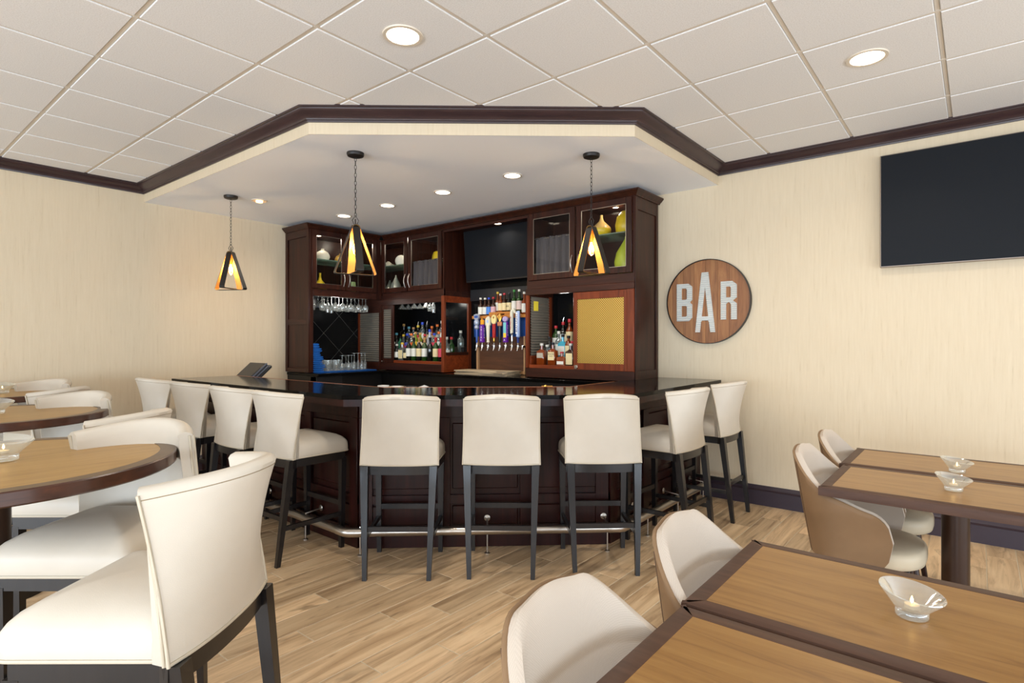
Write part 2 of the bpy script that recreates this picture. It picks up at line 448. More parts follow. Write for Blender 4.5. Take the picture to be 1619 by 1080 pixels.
# ------------------------------------------------------------------ ceiling with lay-in tiles
cei = MB().box(XL, XR, YF, YB, CZ + 0.012, CZ + 0.12).obj('ceiling', M_TEE, kind='structure')
P = 0.6096; TG = 0.012
def in_soffit(x0, x1, y0, y1):      # tile wholly above the dropped soffit
    return y0 > 2.13 and x1 < -1.9 and all((y - 2.13) > (x + 3.55) * 0.853 for x in (x0, x1) for y in (y0, y1))
far = MB(); tile_cache = {}
gx = [-3.198 + P * k for k in range(-8, 15)]; gy = [0.986 + P * k for k in range(-13, 9)]
for x in gx:
    for y in gy:
        x0, x1 = max(x + TG, XL), min(x + P - TG, XR); y0, y1 = max(y + TG, YF), min(y + P - TG, YB)
        if x1 - x0 < 0.03 or y1 - y0 < 0.03 or in_soffit(x0, x1, y0, y1): continue
        cx, cy = (x0 + x1) / 2, (y0 + y1) / 2
        depth = -sin(AZ) * cx + cos(AZ) * cy; lat = cos(AZ) * cx + sin(AZ) * cy
        if depth > 1.6 and abs(lat) / depth < 1.3:
            key = (round(x1 - x0, 3), round(y1 - y0, 3))
            if key not in tile_cache:
                tile_cache[key] = MB().box(-key[0] / 2, key[0] / 2, -key[1] / 2, key[1] / 2, 0, 0.02, 0.003).mesh('ceiling_tile', M_TILE, 0)
            put('ceiling_tile', tile_cache[key], cei, (cx, cy, CZ))
        else: far.box(x0, x1, y0, y1, CZ, CZ + 0.02)
far.obj('ceiling_tile_field', M_TILE, cei, 0, kind='stuff')
for x in gx[1:]:
    if XL < x < XR: MB().box(x - 0.0095, x + 0.0095, YF, YB, CZ + 0.006, CZ + 0.02).obj('grid_tee', M_TEE, cei, 0)
for y in gy[1:]:
    if YF < y < YB: MB().box(XL, XR, y - 0.0095, y + 0.0095, CZ + 0.005, CZ + 0.02).obj('grid_tee', M_TEE, cei, 0)

# ------------------------------------------------------------------ walls
MB().box(XL - 0.12, XL, YF, YB, -0.1, CZ + 0.12).obj('wall_left', M_WALL, kind='structure')
MB().box(XL - 0.12, XR + 0.12, YB, YB + 0.12, -0.1, CZ + 0.12).obj('wall_right', M_WALL, kind='structure')
def window_wall(name, wname, axis, pos, out, a0, a1, w0, w1, z0=0.22, z1=2.05):
    mb = MB(); fr = MB()
    def bx(b, p, q, r, t, d0=0.0, d1=0.12, bev=0):
        lo, hi = pos + out * d0, pos + out * d1
        if axis == 'y': b.box(p, q, lo, hi, r, t, bev)
        else: b.box(lo, hi, p, q, r, t, bev)
    bx(mb, a0, w0, -0.1, CZ + 0.12); bx(mb, w1, a1, -0.1, CZ + 0.12); bx(mb, w0, w1, -0.1, z0); bx(mb, w0, w1, z1, CZ + 0.12)
    wl = mb.obj(name, M_WALL, kind='structure')
    n = 5
    for k in range(n + 1):
        c = w0 + (w1 - w0) * k / n; bx(fr, max(w0, c - 0.03), min(w1, c + 0.03), z0, z1, 0.02, 0.08)
    bx(fr, w0, w1, z0, z0 + 0.05, 0.02, 0.08); bx(fr, w0, w1, z1 - 0.05, z1, 0.02, 0.08)
    wo = fr.obj(wname, M_WHITE, kind='structure')
    return wl
window_wall('wall_front', 'window_1', 'y', YF, -1, XL - 0.12, XR + 0.12, -5.8, 3.8)
window_wall('wall_side', 'window_2', 'x', XR, 1, YF, YB, -4.6, 4.6)

def sweep(path, prof, closed=False):
    # path: plan points, prof: (outward offset to the left of travel, z) ring
    n = len(path); rings = []
    for i in range(n):
        p = Vector(path[i]).to_2d() if False else Vector((path[i][0], path[i][1]))
        d0 = (p - Vector(path[i - 1])).normalized() if i > 0 else None
        d1 = (Vector(path[i + 1]) - p).normalized() if i < n - 1 else None
        if d0 is None: d0 = d1
        if d1 is None: d1 = d0
        n0 = Vector((-d0.y, d0.x)); n1 = Vector((-d1.y, d1.x))
        mvec = (n0 + n1); mvec = mvec / max(1e-6, mvec.dot(n1))
        rings.append([(p.x + mvec.x * o, p.y + mvec.y * o, z) for o, z in prof])
    return MB().loft(rings)
CROWN = [(0.0, 2.925), (0.012, 2.925), (0.014, 2.936), (0.022, 2.939), (0.026, 2.952), (0.044, 2.966), (0.066, 2.980), (0.078, 2.992), (0.080, 2.998), (0.094, 3.0), (0.094, 3.016), (0.0, 3.016)]
# soffit over the bar
SOF = [(XL, 2.11), (-3.557, 2.135), (-1.846, 3.594), (-1.83, YB)]
MB().prism([(XL, YB)] + SOF, SZ, CZ + 0.004).obj('ceiling_soffit', M_SOFFIT, kind='structure')
sweep(SOF, [(o, z) for o, z in [(0.0, SZ), (-0.003, SZ), (-0.003, CZ), (0, CZ)]]).obj('trim_1', M_WALL, kind='structure')
neg = [(-o, z) for o, z in CROWN]
sweep([(XL, 2.11)] + SOF[1:], [(-0.003 - o, z) for o, z in CROWN]).obj('trim_2', M_TRIM, kind='structure')
sweep([(XL, YF), (XL, 2.11)], neg).obj('trim_3', M_TRIM, kind='structure')
sweep([(-1.83, YB), (XR, YB)], neg).obj('trim_4', M_TRIM, kind='structure')
BB = [(0, 0), (-0.016, 0), (-0.016, 0.125), (-0.020, 0.130), (-0.022, 0.142), (-0.014, 0.150), (-0.010, 0.165), (-0.004, 0.172), (0, 0.172)]
sweep([(-1.98, YB), (XR, YB)], BB).obj('baseboard_right', M_BASE, kind='structure')
sweep([(XL, YF), (XL, 3.6)], BB).obj('baseboard_left', M_BASE, kind='structure')

# ------------------------------------------------------------------ recessed lights
def downlight(x, y, z, r, label, group, power, col=(1.0, 0.90, 0.76), m=None, spread=150, tilt=False):
    t = thing('recessed_light', label, 'ceiling light', (x, y, z), 0, group)
    prof = [(r * 0.78, 0.0), (r * 0.80, -0.006), (r * 0.97, -0.006), (r, 0.0)]
    MB().lathe(prof, 32).obj('trim_ring', M_TRIMW, t)
    if tilt:
        MB().lathe([(0.0, -0.002), (r * 0.78, -0.002), (r * 0.78, 0.0)], 32, caps=False).obj('eyeball_rim', M_TRIMW, t)
        MB().lathe([(r * 0.44, -0.003), (r * 0.44, -0.016), (r * 0.40, -0.020), (0.0, -0.020)], 24, caps=False).obj('lens', m or M_LAMP, t)
    else:
        MB().lathe([(0.0, -0.0035), (r * 0.79, -0.0035), (r * 0.79, 0.0)], 32, caps=False).obj('lens', m or M_LAMP, t)
    lo = area('downlight_lamp', (x, y, z - 0.03), (0, 0, 0), r * 1.5, r * 1.5, power, col, spread, 'DISK')
    return t
downlight(-2.309, 1.922, CZ, 0.105, 'large recessed ceiling light in the tile above the bar stools', 'ceiling tile downlights', 10)
downlight(-0.479, 3.720, CZ, 0.105, 'large recessed ceiling light in the tiles near the wall screen', 'ceiling tile downlights', 10)
for xx, w_ in ((-3.087, 'nearest the right pendant'), (-3.945, 'second from the right pendant'), (-4.776, 'third from the right pendant'), (-5.553, 'behind the middle pendant chain')):
    downlight(xx, 3.77, SZ, 0.085, 'small round downlight in the bar soffit, ' + w_, 'soffit downlights', 6)
downlight(-5.613, 2.82, SZ, 0.075, 'dim orange eyeball light in the soffit beside left pendant', 'soffit downlights', 2, (1, 0.72, 0.42), M_LAMPO, 150, True)

# ------------------------------------------------------------------ bar: base, worktop, foot rail
def seg_frame(p, q):
    a = Vector((p[0], p[1], 0)); b = Vector((q[0], q[1], 0)); d = (b - a); ln = d.length; d.normalize()
    n = Vector((d.y, -d.x, 0))      # to the right of travel = outwards (bar front)
    M = Matrix(((d.x, n.x, 0, a.x), (d.y, n.y, 0, a.y), (0, 0, 1, 0), (0, 0, 0, 1)))
    return M, ln
BODY = [(-5.78, 2.36), (-3.29, 2.36), (-2.015, 3.52), (-2.015, 5.185)]
INNER = [(-5.78, 2.64), (-3.46, 2.64), (-2.36, 3.62), (-2.36, 5.185)]
bar = thing('drinks_bar', 'dark mahogany panelled bar front under the black worktop', 'bar')
MB().prism(BODY + INNER[::-1], 0.0, 0.995).obj('core', M_BARW, bar)
SEG = [(BODY[0], BODY[1], 4), (BODY[1], BODY[2], 3), (BODY[2], BODY[3], 3)]
for p, q, n in SEG:
    M, ln = seg_frame(p, q)
    MB().box(0, ln, 0.0, 0.022, 0.0, 0.13, 0.002, M).obj('plinth', M_BARW, bar)
    MB().box(0, ln, 0.0, 0.022, 0.895, 0.995, 0.002, M).obj('top_rail', M_BARW, bar)
    MB().box(0, ln, 0.0, 0.022, 0.30, 0.36, 0.002, M).obj('middle_rail', M_BARW, bar)
    for k in range(n + 1):
        c = min(max(ln * k / n, 0.045), ln - 0.045)
        MB().box(c - 0.045, c + 0.045, 0.0, 0.024, 0.13, 0.895, 0.002, M).obj('stile', M_BARW, bar)
    for k in range(n):
        a = ln * k / n + 0.06; b = ln * (k + 1) / n - 0.06
        MB().box(a, b, 0.0, 0.012, 0.40, 0.855, 0.008, M).obj('panel', M_BARW, bar)
        MB().box(a, b, 0.0, 0.012, 0.15, 0.285, 0.008, M).obj('panel', M_BARW, bar)
MB().box(-5.796, -5.78, 2.36, 2.64, 0, 0.995).obj('end_panel', M_BARW, bar)
MB().box(-6.02, -5.99, 2.66, 3.0, 0.0, 0.86, 0.003).obj('shelf_support', M_BLACK, bar)
MB().prism([(-6.02, 2.642), (-3.461, 2.642), (-2.362, 3.622), (-2.362, 4.35), (-2.80, 4.35), (-2.80, 3.85), (-3.62, 3.02), (-6.02, 3.02)], 0.86, 0.90).obj('underbar_shelf', M_BLACK, bar)

CT_O = [(-5.86, 2.10), (-3.165, 2.13), (-1.765, 3.35), (-1.80, 5.188)]
CT_I = [(-5.86, 2.70), (-3.48, 2.705), (-2.42, 3.66), (-2.44, 4.38), (-2.44, 5.188)]
wt = thing('bar_worktop', 'glossy black granite bar worktop with a dark wood apron', 'worktop')
MB().prism(CT_O + CT_I[::-1], 1.045, 1.072).obj('granite_slab', M_GRANITE, wt)
def inset(path, o):
    n = len(path); out = []
    for i in range(n):
        p = Vector(path[i])
        d0 = (p - Vector(path[i - 1])).normalized() if i > 0 else None
        d1 = (Vector(path[i + 1]) - p).normalized() if i < n - 1 else None
        if d0 is None: d0 = d1
        if d1 is None: d1 = d0
        n0 = Vector((-d0.y, d0.x)); n1 = Vector((-d1.y, d1.x)); mv = n0 + n1; mv = mv / max(1e-6, mv.dot(n1))
        out.append((p.x + mv.x * o, p.y + mv.y * o))
    return out
MB().prism(inset(CT_O, 0.018) + inset(CT_I, -0.02)[::-1], 0.998, 1.045).obj('wood_apron', M_BARW, wt)
sweep(CT_I[:4], [(0.0, 1.050), (0.012, 1.050), (0.012, 1.073), (0.0, 1.073)]).obj('copper_edging', M_COPPER, wt)

# foot rail
fr = thing('foot_rail', 'brushed steel tube foot rail along the base of the bar', 'foot rail')
RP = inset(BODY, -0.15); RP[0] = (-5.70, RP[0][1]); RP[3] = (RP[3][0], 5.0)
for a, b in zip(RP[:-1], RP[1:]):
    va, vb = Vector((a[0], a[1], 0.155)), Vector((b[0], b[1], 0.155)); d = (vb - va).normalized()
    MB().tube([va + d * 0.03, vb - d * 0.03], 0.028, 16).obj('rail_tube', M_STEEL, fr)
for c, a, b in ((RP[1], RP[0], RP[2]), (RP[2], RP[1], RP[3])):
    vc = Vector((c[0], c[1], 0.155)); va = (Vector((a[0], a[1], 0.155)) - vc).normalized(); vb = (Vector((b[0], b[1], 0.155)) - vc).normalized()
    MB().tube([vc + va * 0.10, vc + va * 0.02, vc + vb * 0.02, vc + vb * 0.10], 0.0305, 16).obj('elbow', M_STEEL, fr)
def rail_post(x, y, nx, ny):
    bx_, by_ = x + nx * 0.125, y + ny * 0.125      # on the bar face
    MB().tube([(x, y, 0.13), (x, y, 0.008)], 0.005, 8).lathe([(0.018, 0), (0.018, 0.006), (0.007, 0.012)], 14, (x, y, 0)).obj('floor_post', M_NICKEL, fr)
    Mr = Matrix.Translation((bx_, by_, 0.200)) @ Vector((0, 0, 1)).rotation_difference(Vector((-nx, -ny, 0))).to_matrix().to_4x4()
    MB().lathe([(0.022, 0.0), (0.022, 0.004), (0.017, 0.007)], 18, (0, 0, 0), Mr).tube([(bx_, by_, 0.198), (x, y, 0.188), (x, y, 0.17)], 0.006, 8).obj('wall_bracket', M_NICKEL, fr)
for p, q, ts in ((RP[0], RP[1], (0.2, 0.5, 0.8)), (RP[1], RP[2], (0.05, 0.505, 0.945)), (RP[2], RP[3], (0.25, 0.6, 0.95))):
    d = (Vector(q) - Vector(p)); dn = d.normalized(); nv = (-dn.y, dn.x)
    for t_ in ts: rail_post(p[0] + d.x * t_, p[1] + d.y * t_, nv[0], nv[1])

# ------------------------------------------------------------------ back counters behind the bar
bc = thing('back_counter', 'black back-bar counter below the liquor cabinets', 'counter')
MB().box(XL + 0.003, -2.46, 4.56, YB - 0.002, 1.012, 1.046, 0.003).obj('counter_slab', M_GRANITE, bc)
MB().box(XL + 0.003, -5.90, 3.66, 4.555, 1.012, 1.046, 0.003).obj('counter_slab', M_GRANITE, bc)
MB().box(XL + 0.003, -2.46, 4.62, YB - 0.002, 0.0, 1.01).obj('counter_body', M_BLACK, bc)
MB().box(XL + 0.003, -5.96, 3.67, 4.615, 0.0, 1.01).obj('counter_body', M_BLACK, bc)
MB().box(-6.08, -5.955, 3.67, 4.02, 0.90, 1.008, 0.004).obj('drawer_front', M_TERM, bc)

# ------------------------------------------------------------------ cabinets behind the bar
ZB, ZLO0, ZLO1, ZUP, ZD0, ZD1, ZT = 1.052, 1.145, 1.892, 1.965, 2.052, 2.742, 2.805
CCR = [(0.0, 2.748), (0.010, 2.748), (0.014, 2.758), (0.030, 2.772), (0.044, 2.788), (0.050, 2.792), (0.050, ZT), (0.0, ZT)]
FY, FX = 4.70, -6.07
def MAT_LEFT():     # local x runs along +y of the room, local -y is the room's +x (front)
    return Matrix(((0, -1, 0, FX), (1, 0, 0, 0), (0, 0, 1, 0), (0, 0, 0, 1)))
ML = MAT_LEFT(); MR_ = Matrix.Translation((0, FY, 0))
# in both frames: front plane at local y = 0, cabinet depth towards +y

def door(parent, M, x0, x1, z0, z1, handle_side, name='door', st=0.058, pane=G_PANE):
    d = MB().box(x0, x0 + st, -0.021, -0.001, z0, z1, 0.002, M).box(x1 - st, x1, -0.021, -0.001, z0, z1, 0.002, M)
    d.box(x0 + st, x1 - st, -0.020, -0.001, z0, z0 + st, 0.002, M).box(x0 + st, x1 - st, -0.020, -0.001, z1 - st, z1, 0.002, M)
    o = d.obj(name, M_MAHOG, parent)
    MB().box(x0 + st - 0.004, x1 - st + 0.004, -0.012, -0.008, z0 + st - 0.004, z1 - st + 0.004, 0, M).obj('pane', pane, o, 0)
    bead = MB()
    for a, b, c, e in ((x0 + st, x0 + st + 0.004, z0 + st, z1 - st), (x1 - st - 0.004, x1 - st, z0 + st, z1 - st), (x0 + st, x1 - st, z0 + st, z0 + st + 0.004), (x0 + st, x1 - st, z1 - st - 0.004, z1 - st)):
        bead.box(a, b, -0.019, -0.012, c, e, 0, M)
    bead.obj('glazing_bead', M_NICKEL, o, 0)
    hx = x0 + st / 2 if handle_side < 0 else x1 - st / 2
    pts = [(hx, -0.021 - 0.026 * sin(pi * k / 10), z0 + 0.045 + 0.17 * k / 10) for k in range(11)]
    MB().tube(pts, 0.005, 8, M=M).obj('handle', M_NICKEL, o)
    return o

def carcass(parent, M, x0, x1, depth, sides=(True, True), z0=ZD0 - 0.03, z1=2.75, mid=None):
    t = 0.02
    if sides[0]: MB().box(x0, x0 + t, 0.0, depth, z0, z1, 0, M).obj('side_panel', M_MAHOG, parent, 0)
    if sides[1]: MB().box(x1 - t, x1, 0.0, depth, z0, z1, 0, M).obj('side_panel', M_MAHOG, parent, 0)
    MB().box(x0 + t, x1 - t, 0.0, depth, z0, z0 + t, 0, M).obj('bottom_panel', M_MAHOG, parent, 0)
    MB().box(x0 + t, x1 - t, 0.0, depth, z1 - t, z1, 0, M).obj('top_panel', M_MAHOG, parent, 0)
    MB().box(x0 + t, x1 - t, depth - t, depth, z0 + t, z1 - t, 0, M).obj('back_panel', M_MAHOG, parent, 0)

def lamp_point(name, loc, power, col, r=0.02):
    d = bpy.data.lights.new(name, 'POINT'); d.energy = power; d.color = col; d.shadow_soft_size = r
    o = bpy.data.objects.new(name, d); COL.objects.link(o); o.location = loc; return o

# --- cabinet A: along the left wall (local x = room y, 3.65 .. 4.66)
cA = thing('glassware_cabinet', 'dark wood cabinet with two glass doors over a niche, against left wall', 'cabinet')
D = 0.52
MB().box(3.65, 3.672, 0.0, D, ZB, 2.75, 0, ML).obj('end_panel', M_MAHOG, cA, 0)
for a, b, z0_, z1_ in ((0.0, 0.05, ZB, 2.75), (D - 0.05, D, ZB, 2.75)): MB().box(3.638, 3.65, a, b, z0_, z1_, 0.002, ML).obj('end_stile', M_MAHOG, cA)
for z0_, z1_ in ((ZB, 1.10), (1.62, 1.69), (2.66, 2.75)): MB().box(3.638, 3.65, 0.05, D - 0.05, z0_, z1_, 0.002, ML).obj('end_rail', M_MAHOGH, cA)
carcass(cA, ML, 3.672, 4.70, D, (False, False))
MB().box(3.65, 3.70, -0.002, 0.02, ZB, 2.75, 0.002, ML).obj('face_stile', M_MAHOG, cA)
MB().box(4.60, 4.70, -0.002, 0.02, 1.965, 2.75, 0.002, ML).obj('face_stile', M_MAHOG, cA)
MB().box(3.70, 4.60, -0.004, 0.02, 1.965, ZD0 - 0.002, 0.002, ML).obj('face_rail', M_MAHOGH, cA)
door(cA, ML, 3.672, 4.132, ZD0, ZD1, 1); door(cA, ML, 4.146, 4.600, ZD0, ZD1, -1)
MB().box(3.69, 4.66, 0.04, D - 0.03, 2.405, 2.415, 0, ML).obj('glass_shelf', G_SHELF, cA, 0)
sweep([(-6.58, 3.638), (FX, 3.638), (FX, 4.648)], [(-o, z) for o, z in CCR]).obj('crown_moulding', M_MAHOG, cA)
# niche lining
mir = MB().box(3.672, 4.70, D - 0.010, D - 0.002, ZB, ZD0 - 0.03, 0, ML).obj('mirror_back', M_MIRROR, cA, 0)
et = MB()
def etch(a, b): et.bar((FX - D + 0.0115, a[0], a[1]), (FX - D + 0.0115, b[0], b[1]), 0.0022, 0.002)
for k in range(-2, 4):
    y0 = 3.70 + 0.46 * k
    for s_ in (1, -1):
        pa = (y0, 1.07) if s_ > 0 else (y0 + 0.92, 1.07); pb = (y0 + 0.92, 1.99) if s_ > 0 else (y0, 1.99)
        (ya, za), (yb, zb) = pa, pb
        f0 = 0.0; f1 = 1.0
        lo_, hi_ = 3.69, 4.68
        ts = [(lo_ - ya) / (yb - ya), (hi_ - ya) / (yb - ya)]; f0 = max(0, min(ts)); f1 = min(1, max(ts))
        if f1 - f0 > 0.03: etch((ya + (yb - ya) * f0, za + (zb - za) * f0), (ya + (yb - ya) * f1, za + (zb - za) * f1))
et.obj('etched_lines', M_ETCH, mir, 0)
MB().box(4.692, 4.699, 0.0, D - 0.012, 1.80, 2.03, 0, ML).obj('return_rail', M_MAHOGH, cA, 0)
MB().box(4.688, 4.699, D - 0.06, D - 0.012, ZB, 1.80, 0.002, ML).obj('return_stile', M_CHERRY, cA)
MB().box(4.688, 4.699, 0.0, 0.05, ZB, 1.80, 0.002, ML).obj('return_stile', M_MAHOG, cA)
MB().box(4.688, 4.699, 0.05, D - 0.06, ZB, 1.15, 0.002, ML).obj('return_rail', M_MAHOGH, cA)
def reed(parent, M, x0, x1, y0, z0, z1, pitch=0.028, name='reeded_glass'):
    n = int((z1 - z0) / pitch); P_ = []
    for k in range(n * 4 + 1):
        z = z0 + (z1 - z0) * k / (n * 4.0); yy = y0 - 0.010 * abs(sin(pi * k / 4.0))
        P_.append([(x0, yy, z), (x1, yy, z)])
    return MB().grid(P_, M).obj(name, M_REED, parent)
MRET = Matrix.Translation((0, 4.698, 0))
reed(cA, MRET, FX - D + 0.06, FX - 0.05, -0.002, 1.15, 1.80)
# glass hanging rack
MB().box(3.70, 4.55, 0.06, D - 0.05, 1.992, 2.0, 0, ML).obj('stemware_rack', M_DARKIN, cA, 0)

# --- cabinet B: left half of the back wall (x -6.07 .. -4.90)
cB = thing('liquor_cabinet', 'dark wood cabinet holding rows of wine and liquor bottles', 'cabinet')
DB = 0.47
X0, X1 = -6.05, -4.897
carcass(cB, MR_, -6.58, X1, DB, (True, True))
MB().box(-6.068, -6.05, 0, 0.02, 1.965, 2.75, 0, MR_).obj('face_stile', M_MAHOG, cB)
MB().box(X0, X1, -0.004, 0.02, 1.965, ZD0 - 0.002, 0.002, MR_).obj('face_rail', M_MAHOGH, cB)
door(cB, MR_, -6.045, -5.548, ZD0, ZD1, 1); door(cB, MR_, -5.526, -4.925, ZD0, ZD1, -1)
MB().box(-6.52, -5.548, 0.04, DB - 0.03, 2.405, 2.415, 0, MR_).obj('glass_shelf', G_SHELF, cB, 0)
MB().box(-5.545, -5.53, 0.02, DB - 0.02, ZD0, 2.73, 0, MR_).obj('partition', M_MAHOG, cB, 0)
# lower part
MB().box(-6.10, X1 + 0.012, -0.012, 0.02, ZLO1, 1.965, 0.003, MR_).obj('upper_rail', M_MAHOGH, cB)
MB().box(-6.10, X1 + 0.012, -0.012, 0.02, ZB, ZLO0, 0.003, MR_).obj('lower_rail', M_MAHOGH, cB)
MB().box(-6.10, -6.07, -0.010, 0.02, ZLO0, ZLO1, 0.003, MR_).obj('face_stile', M_MAHOG, cB)
MB().box(X1 - 0.035, X1 + 0.014, -0.014, 0.02, ZB, 1.965, 0.003, MR_).obj('corner_post', M_CHERRY, cB)
sd = MB().box(-6.065, -6.03, -0.006, 0.014, ZLO0, ZLO1, 0.002, MR_).box(-5.875, -5.83, -0.006, 0.014, ZLO0, ZLO1, 0.002, MR_)
sd.box(-6.03, -5.875, -0.005, 0.014, ZLO0, 1.20, 0.002, MR_).box(-6.03, -5.875, -0.005, 0.014, 1.84, ZLO1, 0.002, MR_)
sdo = sd.obj('sliding_door', M_MAHOG, cB)
reed(sdo, MR_, -6.03, -5.875, 0.008, 1.20, 1.84)
MB().lathe([(0.010, 0), (0.010, 0.010), (0.006, 0.014)], 12, (0, 0, 0), Matrix.Translation((-6.05, FY - 0.012, 1.162)) @ Matrix.Rotation(radians(90), 4, 'X')).obj('lock', M_NICKEL, sdo)
MB().box(-5.83, X1 - 0.035, 0.0, 0.02, ZLO0, ZLO0 + 0.035, 0.002, MR_).obj('shelf_lip', M_CHERRYH, cB)
MB().box(-6.07, X1 - 0.02, 0.02, DB, ZB + 0.005, ZLO0 + 0.02, 0, MR_).obj('bottle_shelf', M_DARKIN, cB, 0)
MB().box(-5.83, X1 - 0.02, 0.20, DB - 0.02, ZLO0 + 0.02, ZLO0 + 0.10, 0, MR_).obj('bottle_step', M_DARKIN, cB, 0)
MB().box(-5.83, X1 - 0.02, 0.315, DB - 0.02, ZLO0 + 0.10, ZLO0 + 0.205, 0, MR_).obj('bottle_step', M_DARKIN, cB, 0)
MB().box(-6.56, X1 - 0.02, DB - 0.015, DB - 0.003, ZB, 2.02, 0, MR_).obj('mirror_back', M_MIRROR, cB, 0)
# right flank with its glass window
for a, b in ((-0.012, 0.0), (DB - 0.06, DB)): MB().box(X1 - 0.02, X1 + 0.010, a, b, ZB, 1.965, 0.002, MR_).obj('flank_stile', M_CHERRY, cB)
for z0_, z1_, m_ in ((ZB, 1.10, M_CHERRYH), (1.255, 1.29, M_MAHOGH), (1.89, 1.965, M_CHERRYH)): MB().box(X1 - 0.018, X1 + 0.008, 0.0, DB - 0.06, z0_, z1_, 0.002, MR_).obj('flank_rail', m_, cB)
MB().box(X1 - 0.014, X1 + 0.002, 0.0, DB - 0.06, 1.10, 1.255, 0.002, MR_).obj('flank_panel', M_CHERRYH, cB)
MB().box(X1 - 0.010, X1 - 0.006, 0.0, DB - 0.06, 1.29, 1.89, 0, MR_).obj('flank_pane', G_PANE, cB, 0)
MB().box(X1 - 0.02, X1, 0.0, DB, 1.965, 2.0218, 0, MR_).obj('flank_rail', M_MAHOGH, cB, 0)
MB().box(-5.75, -4.95, 0.06, DB - 0.05, 1.992, 2.0, 0, MR_).obj('stemware_rack', M_DARKIN, cB, 0)

# --- niche with screen and taps (x -4.897 .. -3.648)
nz = thing('tap_niche', 'dark recess between the cabinets holding screen and beer taps', 'niche')
MB().box(-4.897, -3.648, 0.0, DB, 2.745, 2.765, 0, MR_).obj('top_panel', M_MAHOG, nz, 0)
MB().box(-4.897, -3.648, 0.0, 0.02, 2.715, 2.75, 0.002, MR_).obj('valance', M_MAHOGH, nz)
MB().box(-4.905, -3.64, DB - 0.012, DB, ZB, 2.745, 0, MR_).obj('back_panel', M_MIRROR, nz, 0)
MB().box(-4.887, -3.66, DB - 0.03, DB - 0.012, 1.92, 2.06, 0.002, MR_).obj('back_rail', M_TERM, nz)
downlight(-4.16, 4.82, 2.745, 0.05, 'tiny downlight over the screen between the cabinets', 'soffit downlights', 1.5)

# --- cabinet C: right half (x -3.648 .. -2.41)
cC = thing('corner_cabinet', 'dark wood cabinet with brass mesh sliding door, nearest the round sign', 'cabinet')
X0, X1 = -3.648, -2.412
carcass(cC, MR_, X0, X1, DB, (True, True))
MB().box(X0, X1, -0.004, 0.02, 1.965, ZD0 - 0.002, 0.002, MR_).obj('face_rail', M_MAHOGH, cC)
MB().box(X1 - 0.02, X1, 0, DB, ZB, ZD0 - 0.0302, 0, MR_).obj('side_panel', M_MAHOG, cC, 0)
for a, b in ((0.0, 0.045), (DB - 0.045, DB)): MB().box(X1, X1 + 0.010, a, b, ZB, 2.75, 0.002, MR_).obj('end_stile', M_MAHOG, cC)
for z0_, z1_ in ((ZB, 1.15), (2.63, 2.75)): MB().box(X1, X1 + 0.010, 0.045, DB - 0.045, z0_, z1_, 0.002, MR_).obj('end_rail', M_MAHOG, cC)
door(cC, MR_, -3.612, -3.048, ZD0, ZD1, 1); door(cC, MR_, -3.030, -2.432, ZD0, ZD1, -1)
MB().box(-3.03, -2.44, 0.04, DB - 0.03, 2.435, 2.445, 0, MR_).obj('glass_shelf', G_SHELF, cC, 0)
MB().box(-3.046, -3.032, 0.02, DB - 0.02, ZD0, 2.73, 0, MR_).obj('partition', M_MAHOG, cC, 0)
MB().box(X0 - 0.012, X1, -0.012, 0.02, ZLO1 + 0.01, 1.965, 0.003, MR_).obj('upper_rail', M_MAHOGH, cC)
MB().box(X0 - 0.012, X1, -0.012, 0.02, ZB, ZLO0, 0.003, MR_).obj('lower_rail', M_MAHOGH, cC)
MB().box(X0 - 0.014, X0 + 0.02, -0.014, 0.02, ZLO0, ZLO1 + 0.01, 0.003, MR_).obj('corner_post', M_CHERRY, cC)
MB().box(-2.485, X1, -0.012, 0.02, ZLO0, ZLO1 + 0.01, 0.003, MR_).obj('face_stile', M_CHERRY, cC)
md = MB().box(-3.072, -3.03, -0.006, 0.014, ZLO0, ZLO1 + 0.008, 0.002, MR_).box(-2.52, -2.487, -0.006, 0.014, ZLO0, ZLO1 + 0.008, 0.002, MR_)
md.box(-3.03, -2.52, -0.005, 0.014, ZLO0, ZLO0 + 0.065, 0.002, MR_).box(-3.03, -2.52, -0.005, 0.014, 1.83, ZLO1 + 0.008, 0.002, MR_)
mdo = md.obj('sliding_door', M_CHERRY, cC)
MB().box(-3.035, -2.515, 0.004, 0.008, ZLO0 + 0.06, 1.835, 0, MR_).obj('mesh_panel', M_MESH, mdo, 0, label='woven brass mesh panel')
MB().box(-3.055, -3.02, -0.016, -0.006, ZLO0 + 0.005, ZLO0 + 0.045, 0.003, MR_).obj('lock', M_CHROME, mdo)
MSID = Matrix(((0, -1, 0, X0 + 0.022), (1, 0, 0, 0), (0, 0, 1, 0), (0, 0, 0, 1)))
MB().box(FY + 0.02, FY + DB - 0.02, 0.004, 0.020, ZB, 2.0218, 0, MSID).obj('side_panel', M_MAHOG, cC, 0)
reed(cC, MSID, FY + 0.03, 5.055, 0.002, 1.27, ZLO1)
MB().box(FY + 0.075, FY + 0.155, -0.0085, -0.006, 1.745, 1.845, 0, MSID).obj('sticker', mat('yellow_sticker', (226, 204, 60), 0.5), cC, 0, label='small yellow sticker')
MB().box(FY + 0.02, 5.10, -0.010, 0.004, ZLO0, 1.27, 0.002, MSID).obj('inner_rail', M_CHERRYH, cC)
MB().box(5.055, 5.10, -0.012, 0.004, 1.27, ZLO1 + 0.01, 0.002, MSID).obj('inner_stile', M_CHERRY, cC)
MB().box(-3.625, -3.072, 0.0, 0.02, ZLO0, ZLO0 + 0.035, 0.002, MR_).obj('shelf_lip', M_CHERRYH, cC)
MB().box(X0 + 0.005, X1 - 0.02, 0.02, DB, ZB + 0.005, ZLO0 + 0.02, 0, MR_).obj('bottle_shelf', M_DARKIN, cC, 0)
